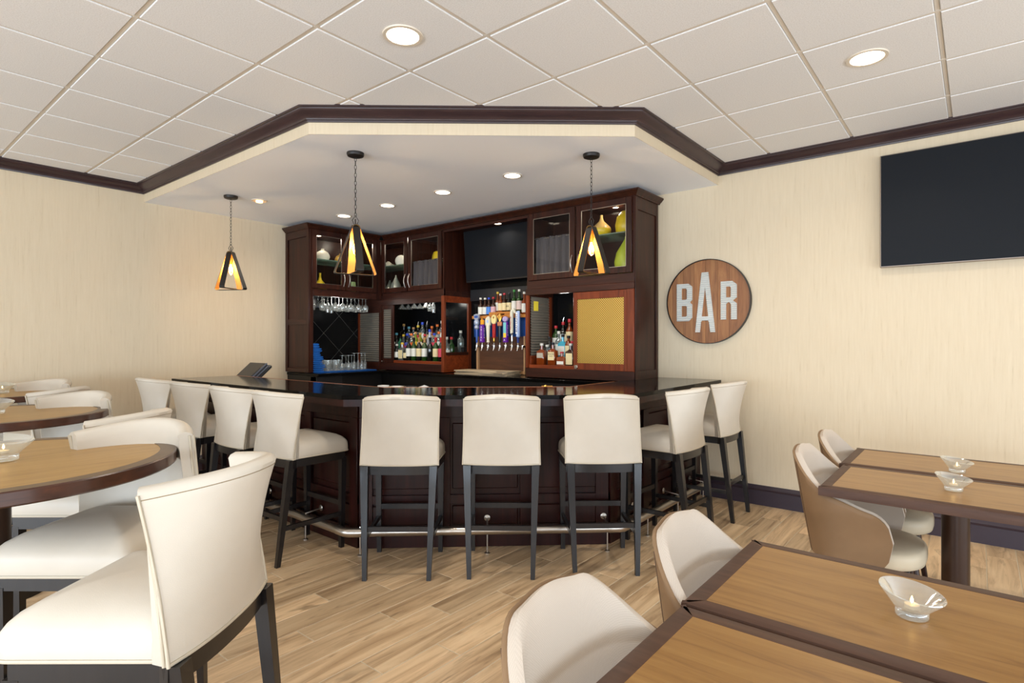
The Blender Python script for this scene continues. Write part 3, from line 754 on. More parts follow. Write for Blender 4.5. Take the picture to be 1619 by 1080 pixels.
MB().box(-3.44, -3.0, 0.19, DB - 0.02, ZLO0 + 0.02, ZLO0 + 0.075, 0, MR_).obj('bottle_step', M_DARKIN, cC, 0)
MB().box(-3.44, -3.0, 0.31, DB - 0.02, ZLO0 + 0.075, ZLO0 + 0.155, 0, MR_).obj('bottle_step', M_DARKIN, cC, 0)
MB().box(X0, X1 - 0.02, DB - 0.015, DB - 0.003, ZB, 2.02, 0, MR_).obj('mirror_back', M_MIRROR, cC, 0)
cm = thing('cabinet_crown', 'long dark crown moulding running over the back wall cabinets', 'moulding')
sweep([(FX + 0.052, FY), (-2.402, FY), (-2.402, YB - 0.004)], [(-o, z) for o, z in CCR]).obj('crown_moulding', M_MAHOG, cm)
MB().box(FX + 0.06, -2.41, 0.0, 0.04, 2.767, ZT, 0, MR_).obj('crown_backing', M_MAHOG, cm, 0)
# puck lights in the display cabinets
for loc in ((-6.28, 3.90, 2.70), (-6.28, 4.38, 2.70), (-5.80, 4.92, 2.70), (-5.02, 4.92, 2.70)): lamp_point('puck_lamp', loc, 2.0, (1, 0.9, 0.74))
for loc in ((-2.72, 4.90, 2.70),): lamp_point('puck_lamp', loc, 1.4, (1, 0.9, 0.74))
for o_, par, M_, a in ((0, cA, ML, 3.90), (1, cA, ML, 4.38), (2, cB, MR_, -5.80), (3, cB, MR_, -5.02), (4, cC, MR_, -2.72)):
    MB().lathe([(0.030, 2.7295), (0.030, 2.722), (0.022, 2.718), (0.0, 2.718)], 18, (a, 0.21, 0), M_).obj('puck_light', M_TRIMW, par)
for par, M_, a, b in ((cA, ML, 3.75, 4.5), (cB, MR_, -5.7, -5.0), (cC, MR_, -3.5, -2.6)):
    MB().box(a, b, 0.03, 0.055, 1.966, 1.985, 0.003, M_).obj('strip_light', M_TRIMW, par)
lamp_point('strip_lamp', (-6.30, 4.15, 1.94), 2.2, (1, 0.95, 0.88), 0.05)
lamp_point('strip_lamp', (-5.35, 4.80, 1.94), 3.5, (1, 0.95, 0.88), 0.05)
lamp_point('strip_lamp', (-3.25, 4.80, 1.86), 2.0, (1, 0.95, 0.88), 0.05)

# ------------------------------------------------------------------ bar stools
def rrect(pts, r, n=5):         # rounded polygon
    out = []; m = len(pts)
    for i in range(m):
        p = Vector(pts[i]); a = (Vector(pts[i - 1]) - p); b = (Vector(pts[(i + 1) % m]) - p)
        la, lb = a.length, b.length; a.normalize(); b.normalize()
        rr = min(r, la * 0.45, lb * 0.45)
        p0 = p + a * rr; p1 = p + b * rr
        for k in range(n + 1):
            t = k / n; q = p0 * (1 - t) ** 2 + p * (2 * t * (1 - t)) + p1 * t * t
            out.append((q.x, q.y))
    return out
SB, SW = 0.665, 0.2375
def back_y(a, t):               # plan line of the back: wings come forward, middle leans back
    yc = -0.218 - 0.030 * t - 0.065 * t * t
    ye = -0.188 + 0.055 * t + 0.020 * t * t
    return yc + (ye - yc) * abs(a) ** 2.3
def back_x(a, t): return a * (SW - 0.004 * sin(pi * t))
def back_z(a, t): return SB + (1.068 + 0.030 * (1 - a * a) - SB) * t
def back_pt(a, t, off=0.0):
    e = 0.01
    p = Vector((back_x(a, t), back_y(a, t), back_z(a, t)))
    if off:
        a0, a1 = max(-1, a - e), min(1, a + e)
        d = Vector((back_x(a1, t) - back_x(a0, t), back_y(a1, t) - back_y(a0, t), 0)).normalized()
        p = p + Vector((-d.y, d.x, 0)) * off
    return p
def make_stool():
    t = thing('bar_stool', 'stool', 'bar stool')
    # seat
    outl = rrect([(-0.215, -0.20), (0.215, -0.20), (0.236, 0.245), (-0.236, 0.245)], 0.04)
    cx, cy = 0.0, 0.01
    rings = []
    for s_, z in ((0.985, SB), (1.0, SB + 0.006), (1.004, SB + 0.030), (0.998, SB + 0.052), (0.985, SB + 0.066), (0.95, SB + 0.081), (0.88, SB + 0.098), (0.75, SB + 0.116), (0.55, SB + 0.131), (0.3, SB + 0.140), (0.05, SB + 0.143)):
        rings.append([(cx + (x - cx) * s_, cy + (y - cy) * s_, z) for x, y in outl])
    se = MB().loft(rings).obj('seat', M_LEATHER, t, 60)
    MB().tube([(cx + (x - cx) * 1.004, cy + (y - cy) * 1.004, SB + 0.004) for x, y in outl], 0.0048, 6, True).obj('piping', M_PIPE, se, 60)
    # back
    NA, NT, TH = 24, 14, 0.050
    rings = []
    for i in range(NA + 1):
        a = -1 + 2.0 * i / NA; r = []
        for k in range(NT + 1): r.append(back_pt(a, k / NT * 0.985, 0.0))
        top = back_pt(a, 1.0); ti = back_pt(a, 1.0, TH)
        r.append(back_pt(a, 1.0, 0.008) + Vector((0, 0, 0.003))); r.append(back_pt(a, 1.0, TH * 0.5) + Vector((0, 0, 0.009))); r.append(back_pt(a, 1.0, TH - 0.008) + Vector((0, 0, 0.003)))
        for k in range(NT, -1, -1): r.append(back_pt(a, k / NT * 0.985, TH))
        rings.append(r)
    bk = MB().loft(rings).obj('backrest', M_LEATHER, t, 50)
    ts = [k / 14.0 for k in range(15)]
    pip = MB()
    for a in (-1, 1):
        pip.tube([back_pt(a, q * 0.985, -0.001) for q in ts], 0.0046, 6)
        pip.tube([back_pt(a, q * 0.985, 0.013) + Vector((a * 0.001, 0, 0)) for q in ts], 0.0042, 6)
    pip.tube([back_pt(-1 + 2 * k / 24.0, 0.012, -0.001) for k in range(25)], 0.0046, 6)
    pip.obj('piping', M_PIPE, bk, 60)
    MB().tube([back_pt(-1 + 2 * k / 24.0, 0.955, -0.0003) for k in range(25)], 0.0013, 5).obj('top_seam', M_SEAM, bk, 60)
    # frame
    zr0, zr1 = 0.612, SB - 0.001
    fr_ = MB()
    fr_.add(*strip([(-0.200, -0.185), (-0.218, 0.205)], 0.026, zr0, zr1)).add(*strip([(0.200, -0.185), (0.218, 0.205)], 0.026, zr0, zr1)).add(*strip([(-0.218, 0.205), (0.218, 0.205)], 0.026, zr0, zr1))
    fr_.obj('seat_frame', M_STOOLW, t)
    pl = [(back_x(-1 + 2 * k / 12.0, 0) * 0.97, back_y(-1 + 2 * k / 12.0, 0) + 0.016) for k in range(13)]
    MB().add(*strip(pl, 0.026, zr0, zr1)).obj('rear_rail', M_STOOLW, t)
    for sx in (-1, 1):
        MB().frus((sx * 0.190, -0.268, 0), (sx * 0.209, -0.190, zr1), 0.026, 0.028, 0.046, 0.044).obj('leg', M_STOOLW, t)
        MB().frus((sx * 0.206, 0.196, 0), (sx * 0.211, 0.200, zr0 + 0.01), 0.028, 0.028, 0.040, 0.040).obj('leg', M_STOOLW, t)
    for sx in (-1, 1): MB().bar((sx * 0.200, -0.232, 0.235), (sx * 0.209, 0.196, 0.235), 0.020, 0.028).obj('stretcher', M_STOOLW, t)
    MB().bar((-0.197, -0.228, 0.292), (0.197, -0.228, 0.292), 0.020, 0.030).obj('stretcher', M_STOOLW, t)
    MB().bar((-0.205, 0.197, 0.308), (0.205, 0.197, 0.308), 0.022, 0.034).obj('footrest', M_STOOLW, t)
    return t
def strip(pl, th, z0, z1):
    n = len(pl); V = []
    for i in range(n):
        a = Vector(pl[max(i - 1, 0)]); b = Vector(pl[min(i + 1, n - 1)]); d = (b - a).normalized(); nn = Vector((-d.y, d.x)) * th / 2
        p = Vector(pl[i])
        V += [(p.x - nn.x, p.y - nn.y, z0), (p.x + nn.x, p.y + nn.y, z0), (p.x + nn.x, p.y + nn.y, z1), (p.x - nn.x, p.y - nn.y, z1)]
    Fc = [(0, 3, 2, 1), tuple(4 * (n - 1) + k for k in range(4))]
    for i in range(n - 1):
        for k in range(4): Fc.append((4 * i + k, 4 * i + (k + 1) % 4, 4 * i + 4 + (k + 1) % 4, 4 * i + 4 + k))
    return V, Fc
def dl(depth, lat): return (-sin(AZ) * depth + cos(AZ) * lat, cos(AZ) * depth + sin(AZ) * lat, 0)
def face(dx, dy): return math.atan2(dy, dx) - pi / 2
stool0 = make_stool()
STOOLS = [
    ((-3.60, 2.085, 0), radians(2), 'cream leather stool on bar left side, nearest the bar corner', 'stools at the bar'),
    ((-4.20, 2.07, 0), radians(-1), 'cream leather stool on bar left side, second from the bar corner', 'stools at the bar'),
    ((-4.935, 2.07, 0), radians(1), 'cream leather stool on bar left side, third from the bar corner', 'stools at the bar'),
    ((-5.665, 2.06, 0), radians(0), 'cream leather stool on bar left side, farthest, at the counter end', 'stools at the bar'),
    (dl(3.645, -0.688), AZ + radians(0.6), 'cream leather stool facing away, left of the three before the bar front', 'stools at the bar'),
    (dl(3.665, -0.062), AZ - radians(1.0), 'cream leather stool facing away, middle of the three before the bar front', 'stools at the bar'),
    (dl(3.712, 0.562), AZ + radians(2.0), 'cream leather stool facing away, right of the three before the bar front', 'stools at the bar'),
    ((-1.742, 3.88, 0), radians(88), 'cream leather stool on bar right side, nearer the camera', 'stools at the bar'),
    ((-1.748, 4.72, 0), radians(90), 'cream leather stool on bar right side, close to the wall', 'stools at the bar'),
    ((-1.738, 0.588, 0), face(-0.80, -0.60), 'large cream stool in the foreground with its back to the floor aisle', 'stools at the round tables'),
    (dl(2.055, -1.455), face(0.634, -0.773), 'cream stool facing the camera across the nearest round table', 'stools at the round tables'),
    ((-3.185, 0.835, 0), face(-0.80, -0.60), 'cream stool at middle round table showing only its top edge', 'stools at the round tables'),
    ((-4.22, 0.89, 0), face(0.60, -0.80), 'cream stool facing the camera across the middle round table', 'stools at the round tables'),
    ((-5.10, 0.985, 0), face(-0.80, -0.60), 'cream stool at the far round table showing only its top edge', 'stools at the round tables'),
    ((-5.90, 1.07, 0), face(0.60, -0.80), 'cream stool by the left wall facing across the far round table', 'stools at the round tables'),
]
for k, (loc, rz, lab, grp) in enumerate(STOOLS):
    if k == 0:
        stool0.location = loc; stool0.rotation_euler = (0, 0, rz); tag(stool0, lab, None, grp)
    else: dup(stool0, loc, rz, lab, grp)

# ------------------------------------------------------------------ round bar-height tables
def round_table(x, y, label, R=0.54, z=1.01):
    t = thing('round_table', label, 'table', (x, y, 0), 0, 'round bar-height tables')
    MB().lathe([(0, z - 0.002), (R - 0.055, z - 0.002), (R - 0.055, z - 0.03), (0, z - 0.03)], 72, caps=False).obj('top_panel', M_OAKR, t)
    MB().lathe([(R - 0.055, z - 0.03), (R - 0.055, z), (R - 0.004, z)], 72, caps=False).obj('top_border', M_BANDR, t)
    MB().lathe([(R - 0.004, z), (R, z - 0.004), (R, z - 0.040), (R - 0.005, z - 0.045), (0, z - 0.045)], 72, caps=False).obj('edge', M_BANDD, t)
    MB().lathe([(0.05, 0.03), (0.05, z - 0.06), (0.16, z - 0.058), (0.16, z - 0.046), (0, z - 0.046)], 24).obj('pedestal', M_COLUMN, t)
    MB().lathe([(0.27, 0.0), (0.27, 0.010), (0.22, 0.020), (0.08, 0.030), (0.05, 0.045)], 36).obj('foot', M_IRON, t)
    return t
TB = [(-2.585, 0.372), (-4.30, 0.615), (-6.03, 0.86)]
round_table(*TB[0], 'nearest round table with oak top and dark rim, at left edge')
round_table(*TB[1], 'middle round table with oak top and dark rim')
round_table(*TB[2], 'farthest round table with dark rim near the left wall')

# ------------------------------------------------------------------ votive bowls
def votive(x, y, z, label, rz=0.0, s=1.0):
    t = thing('candle_bowl', label, 'candle holder', (x, y, z), rz, 'glass candle bowls')
    seg = 28; rings = []
    prof = [(0.040, 0.0, 0), (0.042, 0.003, 0), (0.042, 0.017, 0), (0.040, 0.020, 0), (0.044, 0.024, 0.1), (0.058, 0.041, 0.4), (0.074, 0.060, 0.75), (0.084, 0.073, 1.0), (0.083, 0.076, 1.0), (0.080, 0.074, 1.0), (0.070, 0.061, 0.75), (0.054, 0.042, 0.4), (0.040, 0.027, 0.1), (0.0005, 0.024, 0)]
    for r, zz, k in prof:
        rings.append([(s * (r * cos(2 * pi * i / seg)), s * (r * sin(2 * pi * i / seg)), s * (zz - 0.012 * k * cos(2 * pi * i / seg))) for i in range(seg)])
    MB().loft(rings).obj('bowl', G_VOTIVE, t, 50)
    MB().lathe([(0.015, 0.0), (0.016, 0.002), (0.016, 0.009), (0.0, 0.008)], 18, (0, 0, 0.025 * s)).obj('tealight', M_WAX, t)
    MB().lathe([(0.0005, 0.0), (0.0035, 0.005), (0.003, 0.010), (0.0005, 0.018)], 10, (0, 0, 0.038 * s)).obj('flame', M_FLAME, t)
    return t
votive(TB[0][0] - 0.01, TB[0][1] + 0.03, 1.011, 'lit glass candle bowl on the nearest round table', AZ)
votive(TB[1][0] - 0.02, TB[1][1] + 0.02, 1.011, 'lit glass candle bowl on the middle round table', AZ)
votive(TB[2][0] + 0.05, TB[2][1] + 0.06, 1.011, 'lit glass candle bowl on the farthest round table', AZ)

# ------------------------------------------------------------------ rectangular tables
def rect_table(x0, x1, y0, y1, label, z=0.75):
    t = thing('dining_table', label, 'table', ((x0 + x1) / 2, (y0 + y1) / 2, 0), 0, 'rectangular oak-topped tables')
    hx, hy = (x1 - x0) / 2, (y1 - y0) / 2; bw = 0.048
    MB().box(-hx + bw, hx - bw, -hy + bw, hy - bw, z - 0.035, z - 0.0005).obj('top_panel', M_OAK, t, 0)
    def mitre(a, b, c, d):
        # strip with mitred ends and eased outer arris
        return MB().prism([a, b, c, d], z - 0.042, z)
    def strip_(o0, o1, i1, i0, nx, ny):
        V = []
        for (ox, oy), (ix, iy) in ((o0, i0), (o1, i1)):
            V += [(ix, iy, z - 0.042), (ix, iy, z), (ox - nx * 0.010, oy - ny * 0.010, z), (ox - nx * 0.003, oy - ny * 0.003, z - 0.003), (ox, oy, z - 0.010), (ox, oy, z - 0.042)]
        n = 6
        return MB().add(V, [tuple(range(n)), tuple(range(2 * n - 1, n - 1, -1))] + [(i, (i + 1) % n, n + (i + 1) % n, n + i) for i in range(n)])
    o = [(-hx, -hy), (hx, -hy), (hx, hy), (-hx, hy)]; q = [(-hx + bw, -hy + bw), (hx - bw, -hy + bw), (hx - bw, hy - bw), (-hx + bw, hy - bw)]
    for k, (nx, ny) in enumerate(((0, -1), (1, 0), (0, 1), (-1, 0))):
        strip_(o[k], o[(k + 1) % 4], q[(k + 1) % 4], q[k], nx, ny).obj('edge_band', M_BAND, t, 25)
    MB().lathe([(0.052, 0.03), (0.052, z - 0.06), (0.15, z - 0.056), (0.15, z - 0.043), (0, z - 0.043)], 28).obj('column', M_COLUMN, t)
    f_ = MB()
    for k in range(4):
        a = pi / 4 + k * pi / 2
        f_.bar((0, 0, 0.02), (0.26 * cos(a), 0.26 * sin(a), 0.016), 0.06, 0.03)
    f_.obj('foot', M_IRON, t)
    return t
rect_table(-0.585, 0.405, 0.795, 1.398, 'closest oak table with brown edge at bottom right corner')
rect_table(-0.592, 0.398, 1.408, 2.008, 'oak table with brown edge beyond the closest one, near pair')
rect_table(-0.572, 0.418, 2.935, 3.545, 'oak table with brown edge, front one of the pair by the wall')
rect_table(-0.590, 0.400, 3.555, 4.155, 'oak table with brown edge nearest the right wall')
votive(-0.124, 1.688, 0.751, 'lit glass candle bowl large on the near oak table', radians(-8), 0.82)
votive(0.02, 1.102, 0.751, 'glass candle bowl cut off by the bottom photo edge', radians(-8), 0.82)
votive(-0.084, 3.235, 0.751, 'lit glass candle bowl on the front wall-side table', radians(-8), 0.82)
votive(-0.082, 3.70, 0.751, 'lit glass candle bowl on the table nearest the wall', radians(-8), 0.82)

# ------------------------------------------------------------------ tub chairs
def smooth(a, b, x):
    t = min(1, max(0, (x - a) / (b - a))); return t * t * (3 - 2 * t)
TW, TYC, TDB, TYF = 0.285, -0.10, 0.17, 0.10
def tub_path(n=60):
    pts = [(-TW, TYF - (TYF - TYC) * k / 40.0) for k in range(40)]
    for k in range(81):
        ph = pi * k / 80.0; c, s_ = cos(ph), sin(ph)
        e = 2 / 2.4
        pts.append((-TW * (abs(c) ** e) * (1 if c > 0 else -1), TYC - TDB * abs(s_) ** e))
    pts += [(TW, TYC + (TYF - TYC) * (k + 1) / 40.0) for k in range(40)]
    P_ = [Vector(p) for p in pts]; s_ = [0]
    for a, b in zip(P_[:-1], P_[1:]): s_.append(s_[-1] + (b - a).length)
    tot = s_[-1]; out = []; j = 0
    for k in range(n + 1):
        q = 0.5 - 0.5 * cos(pi * k / n) if False else k / n
        d = tot * q
        while j < len(s_) - 2 and s_[j + 1] < d: j += 1
        f_ = (d - s_[j]) / max(1e-9, s_[j + 1] - s_[j]); out.append(P_[j].lerp(P_[j + 1], f_))
    return out, tot
def make_tub():
    t = thing('tub_chair', 'chair', 'chair')
    path, tot = tub_path(72); n = len(path)
    NZ = 12
    def zt(q):
        q = abs(q)
        h = 0.880 - 0.012 * smooth(0.0, 0.2, q) - 0.160 * smooth(0.20, 0.60, q) - 0.060 * smooth(0.5, 0.9, q)
        if q > 0.84:
            c = (q - 0.84) / 0.16; h = 0.53 + (h - 0.53) * sqrt(max(0.0, 1 - c * c))
        return h
    def zb(q):
        q = abs(q); b = 0.405 + 0.02 * (1 - smooth(0, 0.4, q))
        if q > 0.88:
            c = (q - 0.88) / 0.12; b = 0.53 - (0.53 - b) * sqrt(max(0.0, 1 - c * c))
        return b
    def pt(i, f_, off):
        p = path[i]; a = path[max(i - 1, 0)]; b = path[min(i + 1, n - 1)]; d = (b - a).normalized()
        nrm = Vector((-d.y, d.x))
        nrm = -nrm if nrm.dot(Vector((0, 0.05)) - p) < 0 else nrm
        q = -1 + 2.0 * i / (n - 1); z = zb(q) + (zt(q) - zb(q)) * f_
        p = p + nrm * off
        hh = (z - 0.42) / 0.48
        wb = 1 - smooth(0.25, 0.75, abs(q))
        x = p.x * (0.95 + 0.05 * min(1, hh * 2.2)) * (1 - 0.05 * wb * max(0, hh - 0.45))
        y = p.y - 0.085 * wb * hh
        return Vector((x, y, z))
    def solid(o0, o1, inz):
        rings = []
        for i in range(n):
            r = [pt(i, k / NZ, o0) for k in range(NZ + 1)]
            top = (pt(i, 1, o0) + pt(i, 1, o1)) / 2 + Vector((0, 0, 0.004 + inz)); r.append(top)
            r += [pt(i, k / NZ, o1) for k in range(NZ, -1, -1)]
            rings.append(r)
        return MB().loft(rings)
    os_ = solid(0.0, 0.012, 0).obj('outer_shell', M_TUB_OUT, t, 60)
    solid(0.012, 0.042, 0.006).obj('inner_upholstery', M_TUB_IN, t, 60)
    for i in (24, n - 1 - 24): MB().tube([pt(i, k / NZ, -0.0008) for k in range(NZ + 1)], 0.0016, 5).obj('seam', mat('dark_stitch', (92, 66, 44), 0.7), os_, 60)
    outl = []
    for k in range(48):
        a = 2 * pi * k / 48; c, s_ = cos(a), sin(a); e = 2 / 2.7
        outl.append((0.226 * (abs(c) ** e) * (1 if c > 0 else -1), -0.005 + 0.212 * (abs(s_) ** e) * (1 if s_ > 0 else -1)))
    rings = []
    for s_, z in ((0.93, 0.395), (0.98, 0.402), (1.0, 0.42), (1.0, 0.445), (0.98, 0.462), (0.93, 0.472), (0.8, 0.480), (0.5, 0.486), (0.05, 0.488)):
        rings.append([(x * s_, -0.005 + (y + 0.005) * s_, z) for x, y in outl])
    MB().loft(rings).obj('seat', M_TUB_SEAT, t, 60)
    MB().box(-0.16, 0.16, -0.16, 0.15, 0.375, 0.396, 0.004).obj('seat_frame', M_IRON, t)
    for sx in (-1, 1):
        for sy, y0 in ((-1, -0.15), (1, 0.14)):
            MB().tube([(sx * 0.155, y0 - sy * 0.03, 0.385), (sx * 0.19, y0 + sy * 0.025, 0.0)], [0.021, 0.012], 12).obj('leg', M_LEGW, t)
    return t
tub0 = make_tub()
TUBS = [((-0.385, 3.24, 0), 'tan tub chair with beige seat at the front wall-side table'),
        ((-0.39, 3.85, 0), 'tan tub chair partly hidden, nearest the right wall'),
        ((-0.40, 1.68, 0), 'grey-beige tub chair back at the near oak table, behind another'),
        ((-0.405, 1.02, 0), 'grey-beige tub chair back cut off by the bottom of photo')]
for k, (loc, lab) in enumerate(TUBS):
    if k == 0: tub0.location = loc; tub0.rotation_euler = (0, 0, radians(-90)); tag(tub0, lab, None, 'tub chairs')
    else: dup(tub0, loc, radians(-90), lab, 'tub chairs')

# ------------------------------------------------------------------ pendant lamps
def tri_path(wd, h, r, n=6):
    pts = [(0.022, 0.0), (-0.022, 0.0), (-wd / 2, -h), (wd / 2, -h)]
    return rrect(pts, r, n)
def pendant(x, y, rz, label):
    t = thing('pendant_lamp', label, 'pendant lamp', (x, y, 0), rz, 'triangle pendant lamps')
    MB().lathe([(0.0, SZ - 0.030), (0.045, SZ - 0.030), (0.060, SZ - 0.024), (0.064, SZ - 0.012), (0.064, SZ)], 28).obj('canopy', M_IRON, t)
    ch = MB(); z = SZ - 0.03; ztop = 2.36; k = 0
    while z > ztop + 0.03:
        L_ = 0.036; ring = []
        for j in range(14):
            a = 2 * pi * j / 14
            u_ = 0.0075 * cos(a); v_ = (L_ / 2) * sin(a)
            ring.append((u_, 0, z - L_ / 2 + v_) if k % 2 == 0 else (0, u_, z - L_ / 2 + v_))
        ch.tube(ring, 0.0019, 5, True); z -= L_ - 0.006; k += 1
    ch.obj('chain', M_IRON, t)
    lp = MB()
    lp.tube([(0, 0, z + 0.008), (-0.024, 0, 2.335), (-0.010, 0, 2.302), (0.010, 0, 2.302), (0.024, 0, 2.335)], 0.003, 6, True).tube([(0, 0, 2.345), (0, 0, 2.30)], 0.0045, 8)
    lp.obj('hanger', M_IRON, t)
    for k in range(2):
        wd, h = (0.325, 0.378) if k == 0 else (0.275, 0.360)
        zz = 2.302 if k == 0 else 2.296
        pts = tri_path(wd, h, 0.026)
        Mx = Matrix.Translation((0, 0, zz)) @ Matrix.Rotation(k * pi / 2, 4, 'Z')
        def band(o, th):
            m = len(pts); V = []
            for i in range(m):
                a = Vector(pts[i - 1]); b = Vector(pts[(i + 1) % m]); d = (b - a).normalized(); nn = Vector((-d.y, d.x))
                if nn.dot(Vector((0, -h * 0.6)) - Vector(pts[i])) > 0: nn = -nn
                p = Vector(pts[i])
                for oo, yy in ((o, -0.028), (o, 0.028), (o - th, 0.028), (o - th, -0.028)):
                    q = p + nn * oo; V.append((q.x, yy, q.y))
            Fc = []
            for i in range(m):
                i2 = (i + 1) % m
                for c in range(4): Fc.append((4 * i + c, 4 * i + (c + 1) % 4, 4 * i2 + (c + 1) % 4, 4 * i2 + c))
            return MB().add(V, Fc, Mx)
        f_ = band(0.0, 0.003).obj('triangle_frame', M_IRON, t)
        band(-0.0031, 0.0010).obj('gold_lining', M_GOLD, f_)
    MB().lathe([(0.006, 0.0), (0.016, -0.008), (0.017, -0.07), (0.014, -0.085)], 16, (0, 0, 2.268)).obj('socket', M_BRASS, t)
    bl = [(0.013, 0.0), (0.016, -0.015), (0.028, -0.055), (0.031, -0.075), (0.027, -0.095), (0.014, -0.110), (0.004, -0.118), (0.0005, -0.120)]
    b = MB().lathe(bl, 20, (0, 0, 2.186), caps=False).obj('bulb', G_BULB, t, 60)
    fl = MB()
    for k in range(5):
        a = 2 * pi * k / 5; fl.tube([(0.005 * cos(a), 0.005 * sin(a), 2.175), (0.015 * cos(a), 0.015 * sin(a), 2.098)], 0.0042, 6)
    fl.obj('filament', M_FIL, b)
    lo = lamp_point('pendant_glow', (x, y, 2.13), 9.0, (1, 0.87, 0.70), 0.03)
    return t
pendant(-5.657, 2.556, radians(29), 'triangle pendant lamp hanging left, in front of the plain wall')
pendant(-3.638, 2.570, radians(70), 'triangle pendant lamp in the middle, before the glassware cabinet')
pendant(-2.274, 3.726, radians(-7), 'triangle pendant lamp on the right, before the yellow vases')

# ------------------------------------------------------------------ wall screen, niche screen
t = thing('wall_screen', 'large black wall-mounted television on the cream wall', 'television', (0.16, YB, 2.405))
MB().box(-0.735, 0.735, -0.075, -0.055, -0.425, 0.425, 0.004).obj('bezel', M_SILVER, t)
MB().box(-0.728, 0.728, -0.078, -0.0745, -0.416, 0.419).obj('screen', M_SCREEN, t, 0)
MB().box(-0.60, 0.60, -0.056, -0.030, -0.30, 0.30, 0.008).obj('back_shell', M_BEZEL, t)
MB().box(-0.2, 0.2, -0.032, -0.001, -0.15, 0.15, 0.003).obj('wall_mount', M_IRON, t)
t = thing('niche_screen', 'black television tilted in the recess above the beer taps', 'television', (-4.275, 4.995, 2.445))
t.rotation_euler = (radians(5.0), 0, 0)
MB().box(-0.548, 0.548, -0.02, 0.02, -0.312, 0.312, 0.004).obj('bezel', M_BEZEL, t)
MB().box(-0.538, 0.538, -0.0225, -0.0195, -0.296, 0.303).obj('screen', M_SCREEN, t, 0)
MB().bar((0, 0.02, 0), (0, 0.17, -0.02), 0.2, 0.2).obj('wall_mount', M_IRON, t)

# ------------------------------------------------------------------ round BAR sign
SX, SZ_, SR = -1.918, 1.787, 0.388
t = thing('bar_sign', 'round wooden plank sign with white corrugated letters BAR', 'sign', (SX, YB, SZ_))
npl = 7; cuts = [-SR, -0.333, -0.228, -0.125, -0.016, 0.095, 0.200, SR]
for a, b in zip(cuts[:-1], cuts[1:]):
    a += 0.0008; b -= 0.0008
    xs = [a + (b - a) * k / 10 for k in range(11)]; rr = SR - 0.006
    up = [(x_, sqrt(max(1e-6, rr * rr - min(abs(x_), rr) ** 2))) for x_ in xs]
    poly = up + [(x_, -z_) for x_, z_ in up[::-1]]
    V = [(x_, -0.006, z_) for x_, z_ in poly] + [(x_, -0.026, z_) for x_, z_ in poly]; n = len(poly)
    MB().add(V, [tuple(range(n)), tuple(range(2 * n - 1, n - 1, -1))] + [(i, (i + 1) % n, n + (i + 1) % n, n + i) for i in range(n)]).obj('plank', M_SIGNW, t, 0)
Mq = Matrix.Rotation(radians(90), 4, 'X')
MB().lathe([(SR - 0.006, 0.002), (SR, 0.002), (SR, 0.044), (SR - 0.005, 0.044), (SR - 0.006, 0.002)], 72, (0, 0, 0), Mq, caps=False).obj('rim', M_IRON, t)
def lt(p): return ((p[0] - 563) / 458.0 * SR, (519 - p[1]) / 449.0 * SR)
LET = {'B': [[(222, 318), (355, 318), (398, 352), (398, 492), (372, 520), (398, 547), (398, 685), (360, 724), (222, 724)],
             [(278, 368), (325, 368), (338, 380), (338, 480), (325, 492), (278, 492)], [(278, 556), (325, 556), (338, 568), (338, 664), (325, 676), (278, 676)]],
       'A': [[(503, 208), (576, 208), (651, 845), (598, 845), (584, 735), (572, 720), (508, 720), (496, 735), (484, 845), (432, 845)], [(540, 365), (504, 676), (576, 676)]],
       'R': [[(710, 318), (830, 318), (877, 355), (877, 490), (836, 520), (877, 550), (877, 715), (818, 715), (818, 560), (800, 537), (785, 537), (766, 555), (766, 715), (710, 715)],
             [(766, 372), (805, 372), (816, 384), (816, 476), (805, 488), (766, 488)]]}
for ch, polys in LET.items():
    polys = [[lt(p) for p in pl] for pl in polys]
    zs = [p[1] for p in polys[0]]; z0_, z1_ = min(zs) + 1e-5, max(zs) - 1e-5
    per = 0.0192; rows = max(2, int((z1_ - z0_) / per * 4)); mb = MB()
    def spans(z):
        xs = []
        for pl in polys:
            for i in range(len(pl)):
                (xa, za), (xb, zb_) = pl[i], pl[(i + 1) % len(pl)]
                if (za > z) != (zb_ > z): xs.append(xa + (z - za) / (zb_ - za) * (xb - xa))
        xs.sort(); return [(xs[i], xs[i + 1]) for i in range(0, len(xs) - 1, 2)]
    for k in range(rows):
        za = z0_ + (z1_ - z0_) * k / rows; zb_ = z0_ + (z1_ - z0_) * (k + 1) / rows
        ya = -0.034 - 0.0045 * sin(2 * pi * za / per); yb = -0.034 - 0.0045 * sin(2 * pi * zb_ / per)
        sa, sb = spans(za + 1e-6), spans(zb_ - 1e-6)
        if len(sa) != len(sb): sa = sb = spans((za + zb_) / 2)
        for (a0, a1), (b0, b1) in zip(sa, sb):
            V = [(a0, ya, za), (a1, ya, za), (b1, yb, zb_), (b0, yb, zb_), (a0, -0.026, za), (a1, -0.026, za), (b1, -0.026, zb_), (b0, -0.026, zb_)]
            mb.add(V, [(0, 1, 2, 3), (0, 4, 5, 1), (1, 5, 6, 2), (3, 2, 6, 7), (0, 3, 7, 4)])
    mb.obj('letter', M_GALV, t, 0, label='white corrugated metal letter ' + ch)

